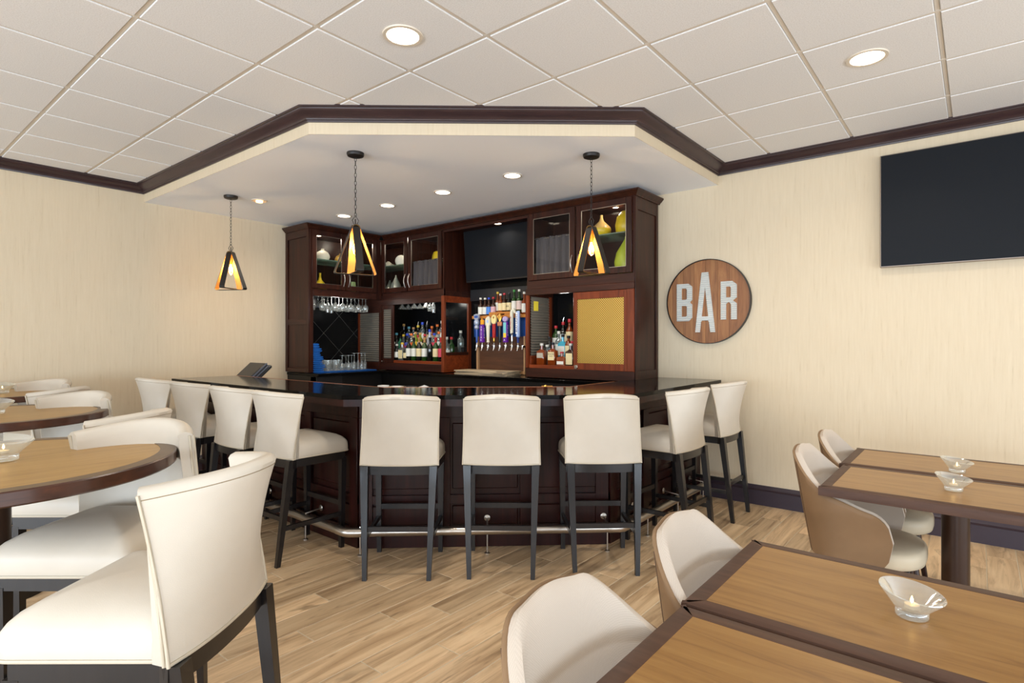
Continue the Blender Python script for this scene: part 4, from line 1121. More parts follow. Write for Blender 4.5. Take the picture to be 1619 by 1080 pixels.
# ------------------------------------------------------------------ order terminal on the underbar
t = thing('order_terminal', 'black touch-screen order terminal leaning behind the left counter', 'terminal', (-5.80, 2.885, 0.90))
Mt = Matrix.Translation((0, -0.04, 0.19)) @ Matrix.Rotation(radians(-48), 4, 'X')
MB().box(-0.17, 0.17, 0.0, 0.035, -0.13, 0.14, 0.010, Mt).obj('screen_housing', M_TERM, t)
MB().box(-0.155, 0.155, 0.035, 0.037, -0.115, 0.125, 0, Mt).obj('screen', M_SCREEN, t, 0)
MB().box(-0.165, 0.165, -0.05, 0.0, -0.11, 0.12, 0.014, Mt).obj('rear_cover', M_TERM, t)
for k in range(2): MB().box(0.165, 0.171, -0.042 + 0.028 * k, -0.030 + 0.028 * k, -0.12, 0.12, 0.001, Mt).obj('side_stripe', M_TERM2, t)
MB().box(-0.10, 0.10, -0.06, 0.16, 0.002, 0.03, 0.006).frus((0, 0.0, 0.03), (0, -0.03, 0.17), 0.10, 0.07, 0.08, 0.05).obj('stand', M_TERM, t)

# ------------------------------------------------------------------ vases in the display cabinets
def lathe_thing(name, label, cat, loc, prof, m, seg=24, group=None, extra=None):
    t = thing(name, label, cat, loc, 0, group)
    b = MB().lathe(prof, seg, caps=True).obj('body', m, t, 60)
    r, z = prof[-1]
    MB().lathe([(r, z), (r * 0.8, z + 0.002), (r * 0.6, z - 0.006), (0.0005, z - 0.007)], seg, caps=False).obj('rim', extra or m, t, 60)
    return t
M_VY = mat('yellow_glaze', (214, 180, 30), 0.35); M_VG = mat('lime_glaze', (168, 178, 44), 0.4); M_VW = mat('white_glaze', (232, 224, 206), 0.4)
M_VT = mat('ochre_glaze', (196, 152, 62), 0.4); M_VS = mat('silver_glaze', (186, 184, 172), 0.28, 0.45); M_VC = mat('celadon_glaze', (164, 182, 120), 0.4); M_VP = mat('peach_glaze', (222, 178, 104), 0.4)
GZ = 2.4155; BZ = 2.0425
def ay(u, x):       # room y where a sight line measured at photo column u meets plane x
    k = (u - 809.5) / 898.0; dx = -sin(AZ) + cos(AZ) * k; dy = cos(AZ) + sin(AZ) * k; return x * dy / dx
XA = -6.30
def gourd(t_, r, h):
    return [(r * 0.45, 0), (r * 0.8, h * 0.08), (r, h * 0.35), (r * 0.96, h * 0.5), (r * 0.75, h * 0.72), (r * 0.35, h * 0.86), (r * 0.2, h * 0.90), (r * 0.24, h)]
lathe_thing('gourd_vase', 'white ribbed gourd vase on the upper left glass shelf', 'vase', (XA, ay(510, XA), GZ), gourd(0, 0.088, 0.155), M_VW)
lathe_thing('gourd_vase', 'ochre gourd vase on the glass shelf beside the white one', 'vase', (XA, ay(538, XA), GZ), gourd(0, 0.068, 0.125), M_VT)
lathe_thing('bottle_vase', 'yellow long-necked vase at the bottom of glassware cabinet', 'vase', (XA, ay(506, XA), BZ), [(0.06, 0), (0.082, 0.03), (0.084, 0.055), (0.06, 0.095), (0.022, 0.14), (0.013, 0.18), (0.014, 0.225)], M_VY)
lathe_thing('cylinder_vase', 'pale green short vase behind the middle pendant', 'vase', (XA, ay(556, XA), BZ), [(0.040, 0), (0.050, 0.03), (0.054, 0.10), (0.052, 0.14), (0.048, 0.15)], M_VC)
YS = 4.93
t = lathe_thing('shell_ornament', 'white spiky shell ornament on the second glass shelf', 'ornament', (at(614, YS), YS, GZ), [(0.03, 0), (0.055, 0.02), (0.062, 0.05), (0.04, 0.075), (0.016, 0.095)], M_VW)
sp = MB()
for k in range(5):
    a = 2 * pi * k / 5; sp.tube([(0.03 * cos(a), 0.03 * sin(a), 0.045), (0.08 * cos(a), 0.08 * sin(a), 0.06)], [0.018, 0.004], 8)
sp.obj('spike', M_VW, t, 60)
t = thing('display_disc', 'round cream disc vase on the second glass shelf', 'vase', (at(634, YS), YS, GZ))
Md = Matrix.Translation((0, 0, 0.082)) @ Matrix.Rotation(radians(42), 4, 'Z') @ Matrix.Rotation(radians(90), 4, 'X')
MB().lathe([(0.02, -0.028), (0.055, -0.024), (0.074, -0.010), (0.078, 0.0), (0.074, 0.010), (0.055, 0.024), (0.02, 0.028)], 28, (0, 0, 0), Md).obj('body', M_VW, t, 60)
MB().lathe([(0.028, 0), (0.024, 0.01)], 16).obj('foot', M_VW, t)
lathe_thing('teardrop_vase', 'silver teardrop vase, front larger one', 'vase', (at(626, YS - 0.04), YS - 0.04, BZ), [(0.045, 0), (0.072, 0.05), (0.078, 0.085), (0.062, 0.14), (0.03, 0.20), (0.011, 0.24), (0.010, 0.262)], M_VS)
lathe_thing('teardrop_vase', 'silver teardrop vase, rear smaller one', 'vase', (at(616.5, YS + 0.09), YS + 0.09, BZ), [(0.04, 0), (0.066, 0.05), (0.068, 0.08), (0.05, 0.13), (0.022, 0.19), (0.008, 0.225)], M_VS)
MB().box(-5.50, -4.95, 0.10, DB - 0.05, 2.395, 2.405, 0, MR_).obj('glass_shelf', G_SHELF, cB, 0)
lathe_thing('dome_vase', 'yellow dome vase above the left dark curtain', 'vase', (at(691, 4.95), 4.95, 2.4055), [(0.06, 0), (0.066, 0.04), (0.060, 0.10), (0.045, 0.14), (0.02, 0.155)], M_VY)
G2 = 2.4455
t = lathe_thing('bottle_vase', 'two-tone yellow and peach long-necked vase beside right pendant', 'vase', (at(951, 4.90), 4.90, G2), [(0.06, 0), (0.085, 0.03), (0.096, 0.065), (0.094, 0.082)], M_VY)
for c in list(t.children):
    if c.name.startswith('rim'): bpy.data.objects.remove(c)
MB().lathe([(0.094, 0.082), (0.088, 0.098), (0.055, 0.132), (0.026, 0.158), (0.015, 0.19), (0.013, 0.222), (0.010, 0.222), (0.001, 0.215)], 24, caps=False).obj('neck', M_VP, t, 60)
lathe_thing('dome_vase', 'tall yellow rounded vase on the upper right glass shelf', 'vase', (at(990, 4.90), 4.90, G2), [(0.07, 0), (0.098, 0.03), (0.104, 0.09), (0.086, 0.17), (0.05, 0.215), (0.03, 0.225)], M_VY)
lathe_thing('teardrop_vase', 'tall lime green vase at the bottom of corner cabinet', 'vase', (at(991, 4.86), 4.86, BZ), [(0.07, 0), (0.108, 0.06), (0.118, 0.13), (0.098, 0.22), (0.05, 0.30), (0.02, 0.35), (0.018, 0.375)], M_VG)

# curtains behind the glass doors
def curtain(x0, x1, y, z0, z1, label):
    t = thing('curtain', label, 'curtain', ((x0 + x1) / 2, y, z0))
    n = 64; P_ = []; hw = (x1 - x0) / 2; ph = random.uniform(0, 6)
    for k in range(11):
        f_ = k / 10.0; row = []
        for i in range(n + 1):
            s_ = -1 + 2.0 * i / n
            amp = 0.024 - 0.014 * f_
            yy = amp * sin(s_ * 16 + ph + 0.9 * sin(s_ * 5)) + 0.004 * sin(s_ * 47 + f_ * 2)
            row.append((s_ * hw * (1 - 0.02 * sin(f_ * pi)), yy, (z1 - z0) * f_ + (0.004 * sin(s_ * 60) if k == 10 else 0)))
        P_.append(row)
    MB().grid(P_).obj('cloth', M_CURTAIN, t, 70)
    MB().tube([(-hw - 0.02, 0, z1 - z0 - 0.012), (hw + 0.02, 0, z1 - z0 - 0.012)], 0.004, 8).obj('rod', M_NICKEL, t)
curtain(-5.47, -4.97, FY + 0.035, ZD0 + 0.06, 2.425, 'charcoal gathered curtain behind the liquor cabinet glass door')
curtain(-3.555, -3.10, FY + 0.035, ZD0 + 0.055, 2.495, 'charcoal gathered curtain behind the corner cabinet glass door')

# ------------------------------------------------------------------ glassware
def wine_prof(kind):
    if kind == 'wine':  return [(0.033, 0), (0.032, 0.002), (0.005, 0.006), (0.0038, 0.02), (0.0038, 0.085), (0.010, 0.094), (0.030, 0.112), (0.036, 0.135), (0.033, 0.165), (0.028, 0.190)]
    if kind == 'flute': return [(0.030, 0), (0.029, 0.002), (0.005, 0.006), (0.0036, 0.02), (0.0036, 0.09), (0.010, 0.10), (0.022, 0.13), (0.024, 0.16), (0.020, 0.215)]
    if kind == 'martini': return [(0.034, 0), (0.033, 0.002), (0.005, 0.006), (0.0036, 0.02), (0.0036, 0.085), (0.008, 0.09), (0.055, 0.15)]
    return [(0.030, 0), (0.031, 0.004), (0.035, 0.10), (0.0355, 0.135)]
GL_ME = {k: MB().lathe(wine_prof(k), 16, caps=False).mesh('bowl_and_stem', G_CLEAR, 60) for k in ('wine', 'flute', 'martini', 'tumbler')}
GL_FT = {k: MB().lathe([(0.0005, 0.0005), (wine_prof(k)[0][0], 0.0005), (wine_prof(k)[0][0], 0.003), (0.0005, 0.0035)], 16, caps=False).mesh('foot', G_CLEAR, 60) for k in GL_ME}
def stem(kind, x, y, z, label, group, upside=False):
    t = thing('wine_glass' if kind == 'wine' else {'flute': 'flute_glass', 'martini': 'martini_glass', 'tumbler': 'tumbler_glass'}[kind], label, 'glass', (x, y, z), 0, group)
    for nm, me in (('bowl', GL_ME[kind]), ('foot', GL_FT[kind])):
        o = put(nm, me, t)
        if upside: o.rotation_euler = (pi, 0, 0)
ROWX = (-6.17, -6.30)
us = [494, 503, 509, 512, 518, 524, 530, 536, 542, 549, 555, 561, 567, 573, 578]
kinds = ['wine', 'martini', 'wine', 'wine', 'flute', 'flute', 'wine', 'wine', 'wine', 'wine', 'wine', 'wine', 'wine', 'wine', 'wine']
ORD = ['first', 'second', 'third', 'fourth', 'fifth', 'sixth', 'seventh', 'eighth', 'ninth', 'tenth', 'eleventh', 'twelfth', 'thirteenth', 'fourteenth', 'fifteenth']
for k, u in enumerate(us):
    xx = ROWX[k % 2]
    lab = {'wine': 'clear wine glass hanging upside down under the glassware cabinet', 'martini': 'clear wide-rimmed glass hanging under the glassware cabinet', 'flute': 'clear tall flute hanging under the glassware cabinet'}[kinds[k]]
    stem(kinds[k], xx, ay(u, xx), 1.9915, lab + ', ' + ORD[k] + ' from left', 'hanging ' + kinds[k] + ' glasses, left niche', True)
for k, (u, kd) in enumerate(((636, 'martini'), (645.5, 'martini'), (655, 'martini'), (664, 'martini'), (674, 'martini'), (680, 'wine'), (685.5, 'flute'))):
    yy = 4.82 if k % 2 == 0 else 4.90
    stem(kd, at(u, yy), yy, 1.9915, {'martini': 'clear martini glass hanging upside down above the bottles', 'wine': 'clear wine glass hanging above the bottles', 'flute': 'clear flute hanging above the bottles at right'}[kd] + ', ' + ORD[k] + ' from left', 'hanging ' + kd + ' glasses, liquor cabinet', True)
# blue bar mat with standing glasses, towels
matm = MB().box(-6.24, -6.04, 3.78, 4.60, 1.0465, 1.056, 0.004).obj('bar_mat', M_BLUE, label='flat blue bar mat under the standing glasses', cat='bar mat')
for k, u in enumerate((508, 514, 519, 524, 531, 536)):
    xx = (-6.12, -6.19)[k % 2]; stem('tumbler', xx, ay(u, xx), 1.0565, 'clear straight tumbler standing on the blue mat, ' + ORD[k] + ' from towels', 'tumblers on the blue mat')
for k, u in enumerate((541, 547, 551, 556)):
    xx = (-6.12, -6.18)[k % 2]; stem('wine', xx, ay(u, xx), 1.0565 + 0.19, ORD[k] + ' upturned clear wine glass on the blue mat from left', 'upturned wine glasses on the blue mat', True)
for k, u in enumerate((560, 566, 572, 577)):
    xx = (-6.12, -6.18)[k % 2]; stem('flute', xx, ay(u, xx), 1.0565 + 0.215, ORD[k] + ' upturned clear flute at right end of the blue mat', 'upturned flutes on the blue mat', True)
zz = 1.0465
for k in range(7):
    h_ = 0.046 + 0.010 * random.random(); wd = 0.175 - 0.011 * k + (0.016 if k % 2 else -0.012)
    t = thing('folded_towel', ['bottom', 'second', 'third', 'fourth', 'fifth', 'sixth', 'top'][k] + ' blue folded towel of the stack in the niche', 'towel', (-6.17, 3.705 + wd / 2 - 0.02, zz), 0, 'stack of blue towels')
    n_ = 12
    for q in range(2):
        rings = []
        for i in range(n_ + 1):
            s_ = -1 + 2.0 * i / n_; r = []
            for j in range(12):
                a = 2 * pi * j / 12; c, sn = cos(a), sin(a)
                r.append((s_ * 0.10, (wd / 2 - 0.006 * q) * (abs(c) ** 0.8) * (1 if c > 0 else -1) + 0.004 * sin(s_ * 7 + k), h_ * (0.25 + 0.5 * q) + h_ * 0.235 * (abs(sn) ** 0.8) * (1 if sn > 0 else -1) + 0.001 * sin(i * 1.7 + k)))
            rings.append(r)
        MB().loft(rings).obj('fold', M_BLUE, t, 60)
    zz += h_ + 0.001

# ------------------------------------------------------------------ bottles
def bottle(kind, x, y, z, gm, lm, cm, label, group, h=None, lw=(0.25, 0.55), rz=0.0, pour=False, tex=None):
    H_ = {'wine': 0.305, 'spirit': 0.30, 'square': 0.22, 'beer': 0.232, 'low': 0.17, 'sherry': 0.31}[kind] if h is None else h
    R_ = {'wine': 0.0375, 'spirit': 0.040, 'square': 0.048, 'beer': 0.031, 'low': 0.05, 'sherry': 0.034}[kind]
    t = thing(kind + '_bottle' if kind not in ('square', 'low', 'spirit') else 'liquor_bottle', label, 'bottle', (x, y, z), rz, group)
    sh = {'wine': 0.60, 'spirit': 0.62, 'square': 0.66, 'beer': 0.52, 'low': 0.62, 'sherry': 0.60}[kind]; nr = 0.0145 if kind != 'beer' else 0.0125
    if kind in ('square', 'low'):
        rings = []
        for s_, zf in ((0.92, 0), (1, 0.015), (1, sh - 0.03), (0.9, sh), (0.5, sh + 0.05), (0.34, sh + 0.08)):
            rings.append([(px * s_, py * s_, zf * H_) for px, py in rrect([(-R_, -R_ * 0.7), (R_, -R_ * 0.7), (R_, R_ * 0.7), (-R_, R_ * 0.7)], 0.012, 3)])
        b = MB().loft(rings).lathe([(nr, (sh + 0.07) * H_), (nr, 0.9 * H_)], 12)
    else:
        b = MB().lathe([(R_ * 0.85, 0), (R_, 0.008), (R_, sh * H_), (R_ * 0.93, (sh + 0.05) * H_), (R_ * 0.62, (sh + 0.11) * H_), (nr, (sh + 0.17) * H_), (nr, 0.93 * H_), (nr * 1.15, 0.935 * H_), (nr * 1.15, 0.97 * H_)], 16)
    bo = b.obj('glass_body', gm, t, 50)
    if lm is not None:
        z0_, z1_ = lw[0] * H_, lw[1] * H_
        if kind in ('square', 'low'):
            MB().box(-R_ * 0.8, R_ * 0.8, -R_ * 0.7 - 0.0015, -R_ * 0.7 - 0.0003, z0_, z1_).obj('paper_label', lm, t, 0)
        else: MB().lathe([(R_ + 0.0006, z0_), (R_ + 0.0006, z1_)], 16, caps=False).obj('paper_label', lm, t, 60)
    if kind == 'wine' and cm is not None: MB().lathe([(nr + 0.001, 0.80 * H_), (nr + 0.001, 0.93 * H_), (nr * 1.22, 0.935 * H_), (nr * 1.22, H_), (0.0005, H_)], 12, caps=False).obj('capsule', cm, t, 60)
    elif cm is not None:
        MB().lathe([(nr * 1.25, 0.90 * H_), (nr * 1.3, 0.905 * H_), (nr * 1.3, H_), (0.0005, H_)], 12, caps=False).obj('cap', cm, t, 50)
    if pour: MB().tube([(0, 0, H_ - 0.004), (0, 0, H_ + 0.02), (0.012, 0, H_ + 0.05)], [0.008, 0.006, 0.004], 8).obj('pourer', M_CHROME, t)
    if tex:
        for body, sz, dz in tex:
            o = put('label_print', text_mesh(body, sz, mat('label_ink', (40, 34, 28), 0.6), 0.0002), t, (0, -R_ * (0.7 if kind in ('square', 'low') else 1.0) - 0.0022, dz * H_)); o.rotation_euler = (radians(90), 0, 0)
    return t
def pm(name, c): return mat('paper_' + name, c, 0.55)
def kap(name, c): return mat('cap_' + name, c, 0.35)
CREAM, WHT, TEAL_, PINK, YEL, ORG, BLU, RED_ = pm('cream', (226, 208, 160)), pm('white', (226, 224, 214)), pm('teal', (170, 196, 184)), pm('pink', (206, 60, 84)), pm('yellow', (232, 186, 40)), pm('orange', (222, 96, 34)), pm('blue', (58, 74, 160)), pm('red', (176, 36, 34))
TAN_ = pm('tan', (206, 170, 120)); LGRN = pm('green', (140, 160, 60)); GREYL = pm('grey', (176, 168, 152))
kB, kBlue, kRed, kGold, kOr, kTeal, kW, kYel, kNat = kap('black', (18, 16, 16)), kap('blue', (38, 70, 190)), kap('red', (190, 36, 44)), kap('gold', (188, 150, 80)), kap('orange', (222, 112, 30)), kap('aqua', (96, 170, 190)), kap('white', (222, 218, 206)), kap('yellow', (226, 190, 60)), kap('cork', (190, 140, 86))
GB = 'bottles in the liquor cabinet'
Z1, Z2, Z3 = ZLO0 + 0.0205, ZLO0 + 0.1005, ZLO0 + 0.2055
R1, R2, R3 = 4.775, 4.955, 5.075
for u, kd, gm, lm, cm, lab, h in [
    (627.5, 'spirit', M_GLDARK, WHT, kW, 'short dark bottle with white spot label, front left of shelf', 0.22),
    (636, 'square', G_BOTTLE, CREAM, kYel, 'square bottle with cream paper label in the front row', 0.24),
    (642.3, 'spirit', M_GLDARK, CREAM, kRed, 'small bottle with cream label squeezed between square and wine bottles', 0.20),
    (646.5, 'wine', M_GLDARK, WHT, kB, 'dark wine bottle with white label, leftmost wine', None),
    (654.5, 'wine', M_GLGREEN, WHT, kB, 'green wine bottle with white label, second wine from left', None),
    (662.8, 'wine', M_GLDARK, CREAM, kNat, 'dark wine bottle with tall cream picture label', None),
    (671.3, 'wine', M_GLGREEN, WHT, kNat, 'green wine bottle with white label and bare cork', None),
    (680, 'wine', M_GLDARK, None, kB, 'unlabelled dark wine bottle in the front row', None),
    (689, 'wine', M_GLGREEN, CREAM, kRed, 'green wine bottle with square cream label and red neck', None),
    (697.5, 'wine', M_GLDARK, PINK, kRed, 'dark wine bottle with pink label, front row right end', None)]:
    bottle(kd, at(u, R1), R1, Z1, gm, lm, cm, lab, GB, h, (0.22, 0.55) if kd != 'square' else (0.15, 0.6))
for u, kd, gm, lm, cm, lab, h, pr in [
    (627, 'spirit', M_GLDARK, None, kTeal, 'dark bottle with aqua band and cork at the left end', 0.29, 0),
    (633, 'spirit', M_GLSEA, None, kB, 'sea green bottle behind the square one', 0.24, 0),
    (638, 'spirit', G_BOTTLE, ORG, kYel, 'clear bottle with orange label and yellow neck', 0.27, 0),
    (644, 'spirit', M_GLDARK, BLU, kBlue, 'bottle with blue label in the middle row', 0.28, 0),
    (650.5, 'spirit', G_BOTTLE, ORG, kOr, 'clear bottle with orange cap in the middle row', 0.28, 0),
    (657, 'spirit', M_GLLIME, YEL, kNat, 'olive bottle with bright yellow label', 0.30, 0),
    (664.5, 'spirit', M_GLLIME, WHT, kGold, 'olive bottle with white label behind the picture label wine', 0.29, 0),
    (671.8, 'spirit', M_GLBROWN, CREAM, kRed, 'brown bottle with cream label in the middle row', 0.27, 0),
    (679.5, 'spirit', M_GLFROST, None, kBlue, 'frosted grey bottle with bright blue top', 0.33, 0),
    (687, 'spirit', G_BOTTLE, PINK, kBlue, 'clear bottle with pink label and royal blue top', 0.28, 0),
    (694, 'spirit', G_BOTTLE, WHT, kOr, 'clear bottle with white label and orange collar', 0.30, 0)]:
    bottle(kd, at(u, R2), R2, Z2, gm, lm, cm, lab, GB, h, (0.25, 0.58))
for u, kd, gm, lm, cm, lab, h, pr in [
    (638.5, 'square', M_GLDARK, None, kGold, 'big dark bottle with gold stopper in the back row', 0.31, 0),
    (646.5, 'spirit', G_BOTTLE, BLU, kTeal, 'back row bottle with blue cap left of the pourer bottles', 0.27, 0),
    (653.8, 'spirit', G_BOTTLE, TAN_, kNat, 'back row bottle with wide wooden stopper', 0.26, 0),
    (661, 'spirit', M_GLDARK, RED_, kYel, 'dark bottle with red label, yellow ring and pourer', 0.285, 1),
    (668, 'spirit', G_BOTTLE, WHT, kBlue, 'tall clear bottle with dark blue cap in back row', 0.325, 0),
    (675, 'spirit', M_GLDARK, TAN_, kB, 'dark bottle with tan label and pourer in back row', 0.29, 1),
    (683, 'spirit', M_GLAMBER, TAN_, kOr, 'amber bottle with orange cap behind the frosted one', 0.27, 0),
    (691.5, 'spirit', M_GLDARK, GREYL, kOr, 'dark back row bottle with orange collar and grey label', 0.29, 0),
    (698.8, 'spirit', G_BOTTLE, WHT, kW, 'tall clear bottle with cream cap at back row right end', 0.335, 0)]:
    bottle(kd, at(u, R3), R3, Z3, gm, lm, cm, lab, GB, h, (0.25, 0.55), pour=bool(pr))
for xx, yy, gm, lm, cm, lab in ((-4.955, 4.80, G_BOTTLE, WHT, kW, 'white labelled bottle seen through cabinet side glass'), (-4.960, 4.885, M_GLGREEN, None, kRed, 'green bottle with red cap seen through cabinet side glass'), (-4.955, 4.72 + 0.32, G_BOTTLE, None, kW, 'clear bottle at the rear behind cabinet side glass')):
    bottle('spirit', xx, yy, Z1 if yy < 4.89 else Z2, gm, lm, cm, lab, GB, 0.31, (0.1, 0.5))
bottle('low', -5.95, 4.80, Z1, G_BOTTLE, WHT, kW, 'faint clear bottle behind the narrow ribbed sliding door', GB, 0.25)
GC = 'bottles in the corner cabinet'
Y1, Y2, Y3 = 4.775, 4.945, 5.065
C1, C2, C3 = ZLO0 + 0.0205, ZLO0 + 0.0755, ZLO0 + 0.1555
bottle('square', at(856.5, Y1), Y1, C1, M_GLAMBER, GREYL, kW, 'whiskey bottle with grey arched label, leftmost in corner cabinet', GC, 0.235, (0.36, 0.58))
bottle('spirit', at(865, Y1 + 0.07), Y1 + 0.07, C1, G_BOTTLE, None, kW, 'clear bottle with white top beside the arched label whiskey', GC, 0.22)
bottle('square', at(874, Y1), Y1, C1, M_GLAMBER, CREAM, kB, 'square whiskey bottle with cream label and black lettering', GC, 0.245, (0.26, 0.60), tex=[('KNOB', 0.026, 0.51), ('CREEK', 0.016, 0.42)])
bottle('low', at(888.5, Y1), Y1, C1, M_GLAMBER, WHT, kRed, 'low amber bottle with small white label', GC, 0.15, (0.16, 0.36))
bottle('square', at(902.5, Y1 + 0.02), Y1 + 0.02, C1, M_GLBROWN, CREAM, kW, 'bottle with large cream label half behind the mesh door', GC, 0.235, (0.1, 0.58))
bottle('spirit', at(868.5, Y2), Y2, C2, M_GLDARK, None, kB, 'dark decanter with round stopper in corner cabinet', GC, 0.25)
bottle('square', at(890, Y2), Y2, C2, M_GLTEAL, WHT, kB, 'bright aqua blue gin bottle with white label', GC, 0.275, (0.2, 0.55))
bottle('spirit', at(899, Y2), Y2, C2, M_GLAMBER, CREAM, kB, 'amber bottle with square cream label behind aqua bottle', GC, 0.26, (0.3, 0.6))
bottle('spirit', at(905, Y2 - 0.06), Y2 - 0.06, C1, G_BOTTLE, ORG, kRed, 'clear bottle with red cap at the mesh door edge', GC, 0.26)
bottle('spirit', at(879, Y3), Y3, C3, M_GLGREEN, WHT, kRed, 'green bottle with red cap in the corner cabinet', GC, 0.29)
bottle('spirit', at(883.5, Y3 - 0.05), Y3 - 0.05, C2, G_BOTTLE, WHT, kW, 'clear bottle with long white cap beside the red capped green one', GC, 0.31)
bottle('spirit', at(890.5, Y3), Y3, C3, M_GLDARK, WHT, kRed, 'tall bottle with white label, red collar and pourer', GC, 0.33, (0.3, 0.6), pour=True)
bottle('spirit', at(900.5, Y3), Y3, C3, M_GLAMBER, CREAM, kRed, 'tall amber bottle with red cap beside the mesh door', GC, 0.36, (0.35, 0.62))

# ------------------------------------------------------------------ beer bottle shelf and taps
YT = 4.98
xa, xb = at(747, YT), -3.665
t = thing('beer_shelf', 'orange wooden stepped shelf holding beer bottles above the taps', 'shelf')
M_PINE = wood('pine_shelf', [(0.3, (176, 106, 40)), (0.7, (206, 136, 60))], (2, 24, 24), 0.4, 0.1, 0.02)
BS = 1.725
MB().box(xa, xb, YT - 0.01, 5.155, BS - 0.035, BS, 0.002).obj('lower_board', M_PINE, t)
xs0, xs1 = at(774, YT), at(822, YT)
MB().box(xs0, at(788, YT), YT - 0.012, 5.15, BS - 0.02, BS + 0.035, 0.002).box(at(798, YT), xs1, YT - 0.012, 5.15, BS - 0.02, BS + 0.035, 0.002).box(xs0, xs1, YT - 0.013, 5.15, BS + 0.015, BS + 0.036, 0.002).obj('raised_step', M_PINE, t)
t = thing('tap_board', 'brown wooden backboard with pale frame behind the beer taps', 'tap board')
xc, xd = at(753, YT), at(830, YT)
M_BOARD = wood('tap_board_wood', [(0.3, (62, 34, 18)), (0.7, (92, 54, 30))], (2.5, 24, 24), 0.45, 0.1, 0.03)
MB().box(xc + 0.03, xd - 0.02, YT + 0.03, YT + 0.045, 1.075, 1.50).obj('board', M_BOARD, t)
M_FRAMEP = wood('pale_frame_wood', [(0.3, (150, 112, 78)), (0.7, (178, 140, 100))], (24, 24, 2), 0.4, 0.1, 0.02)
for a, b in ((xc, xc + 0.032), (xd - 0.022, xd)): MB().box(a, b, YT, YT + 0.045, 1.05, 1.48, 0.002).obj('frame_stile', M_FRAMEP, t)
MB().box(xc + 0.032, xd - 0.022, YT, YT + 0.045, 1.05, 1.085, 0.002).obj('frame_rail', M_FRAMEP, t)
MB().box(xc + 0.02, xd - 0.01, YT + 0.045, 5.16, 1.05, 1.50).obj('cooler_box', M_BLACK, t, 0)
t = thing('blue_cloth', 'navy blue cloth draped behind the beer tap handles', 'cloth')
P_ = []
for k in range(9):
    z = 1.475 + (BS - 0.037 - 1.475) * k / 8; row = []
    for i in range(41):
        s_ = i / 40.0; row.append((xa + 0.01 + (xb - xa - 0.015) * s_, YT + 0.022 - 0.016 * sin(pi * k / 8) + 0.007 * sin(s_ * 23 + k * 0.5), z))
    P_.append(row)
MB().grid(P_).obj('drape', M_NAVY, t, 70)
beers = [(760, M_GLBROWN, WHT, kW, 'white labelled beer bottle, leftmost on the shelf', 0, 1.0), (767, M_GLBROWN, WHT, kW, 'brown beer bottle with white label and white neck', 0, 0.98), (773, M_GLBROWN, pm('skyblue', (70, 130, 210)), kBlue, 'brown beer bottle with bright blue label', 0, 0.98),
         (780, M_GLBROWN, pm('rose', (214, 170, 176)), kRed, 'brown beer bottle with pale pink label and red neck', 0, 1.0), (787, M_GLAMBER, WHT, kYel, 'amber beer bottle with gold neck, back of the step', 1, 1.12), (791.5, M_GLAMBER, CREAM, kW, 'amber beer bottle with cream label on the step', 2, 0.98),
         (797.5, M_GLBROWN, CREAM, kRed, 'brown beer bottle with salmon neck band on the step', 2, 1.0), (805, M_GLDARK, CREAM, kB, 'dark beer bottle with large lettered cream label', 2, 1.0), (813, M_GLGREEN, WHT, mat('cap_green', (60, 140, 60), 0.4), 'green beer bottle with green cap', 2, 1.14), (821, M_GLGREEN, pm('redwhite', (222, 196, 186)), kW, 'green beer bottle with white foil and red label', 2, 1.14),
         (829, M_GLAMBER, WHT, kW, 'clear amber beer bottle at the right end of shelf', 0, 1.16)]
for u, gm, lm, cm, lab, tier, sc in beers:
    yy = YT + (0.045 if tier != 1 else 0.10); z_ = BS + 0.0005 if tier == 0 else BS + 0.0365
    bottle('beer', at(u, yy), yy, z_, gm, lm, cm, lab, 'beer bottles on the wooden shelf', 0.218 * sc, (0.08, 0.48), tex=[('IPA', 0.030, 0.28)] if u == 805 else None)

TU = [753.9, 762.5, 771.8, 781.2, 790.4, 799.6, 809.6, 819.2]
TAPZ = 1.362
M_PURP = mat('purple_handle', (96, 22, 150), 0.35); M_IVORY = mat('ivory_handle', (226, 220, 196), 0.4); M_REDH = mat('red_handle', (170, 34, 36), 0.35); M_BLKH = mat('black_handle', (24, 22, 22), 0.35)
M_LBL = mat('pale_blue_handle', (176, 196, 236), 0.35); M_BLH = mat('blue_handle', (40, 80, 160), 0.35); M_PLQ = mat('yellow_plaque', (236, 216, 150), 0.4); M_LIL = mat('lilac_plaque', (178, 160, 200), 0.4); M_ORH = mat('orange_topper', (240, 160, 40), 0.4); M_SLV = mat('silver_blue_topper', (170, 180, 200), 0.3, 0.4); M_COPH = mat('copper_topper', (214, 140, 104), 0.35, 0.5)
M_AQ = mat('aqua_panel', (120, 200, 200), 0.4); M_YP = mat('yellow_panel', (248, 206, 60), 0.4); M_INKW = mat('white_ink', (240, 238, 235), 0.5); M_INKB = mat('blue_ink', (40, 60, 130), 0.5); M_INKR = mat('red_ink', (180, 50, 50), 0.5)
TL = ['silver and blue tap with shield topper, leftmost beer tap', 'purple beer tap handle with orange top, second from left', 'ivory carved beer tap handle, third from left', 'red beer tap handle with yellow oval plaque', 'black beer tap handle with gold hop top and copper block', 'purple beer tap handle with coloured panel and lilac dome', 'white curved beer tap handle with silver base', 'pale blue and white beer tap handle, rightmost']
def vtext(parent, body, size, m, loc, rz=0.0, sy=0.0):
    me = text_mesh(body, size, m, 0.0003); o = put('lettering', me, parent, loc)
    o.rotation_euler = (Matrix.Rotation(rz, 4, 'Z') @ Matrix.Rotation(radians(90), 4, 'X') @ Matrix.Rotation(radians(90), 4, 'Z')).to_euler()
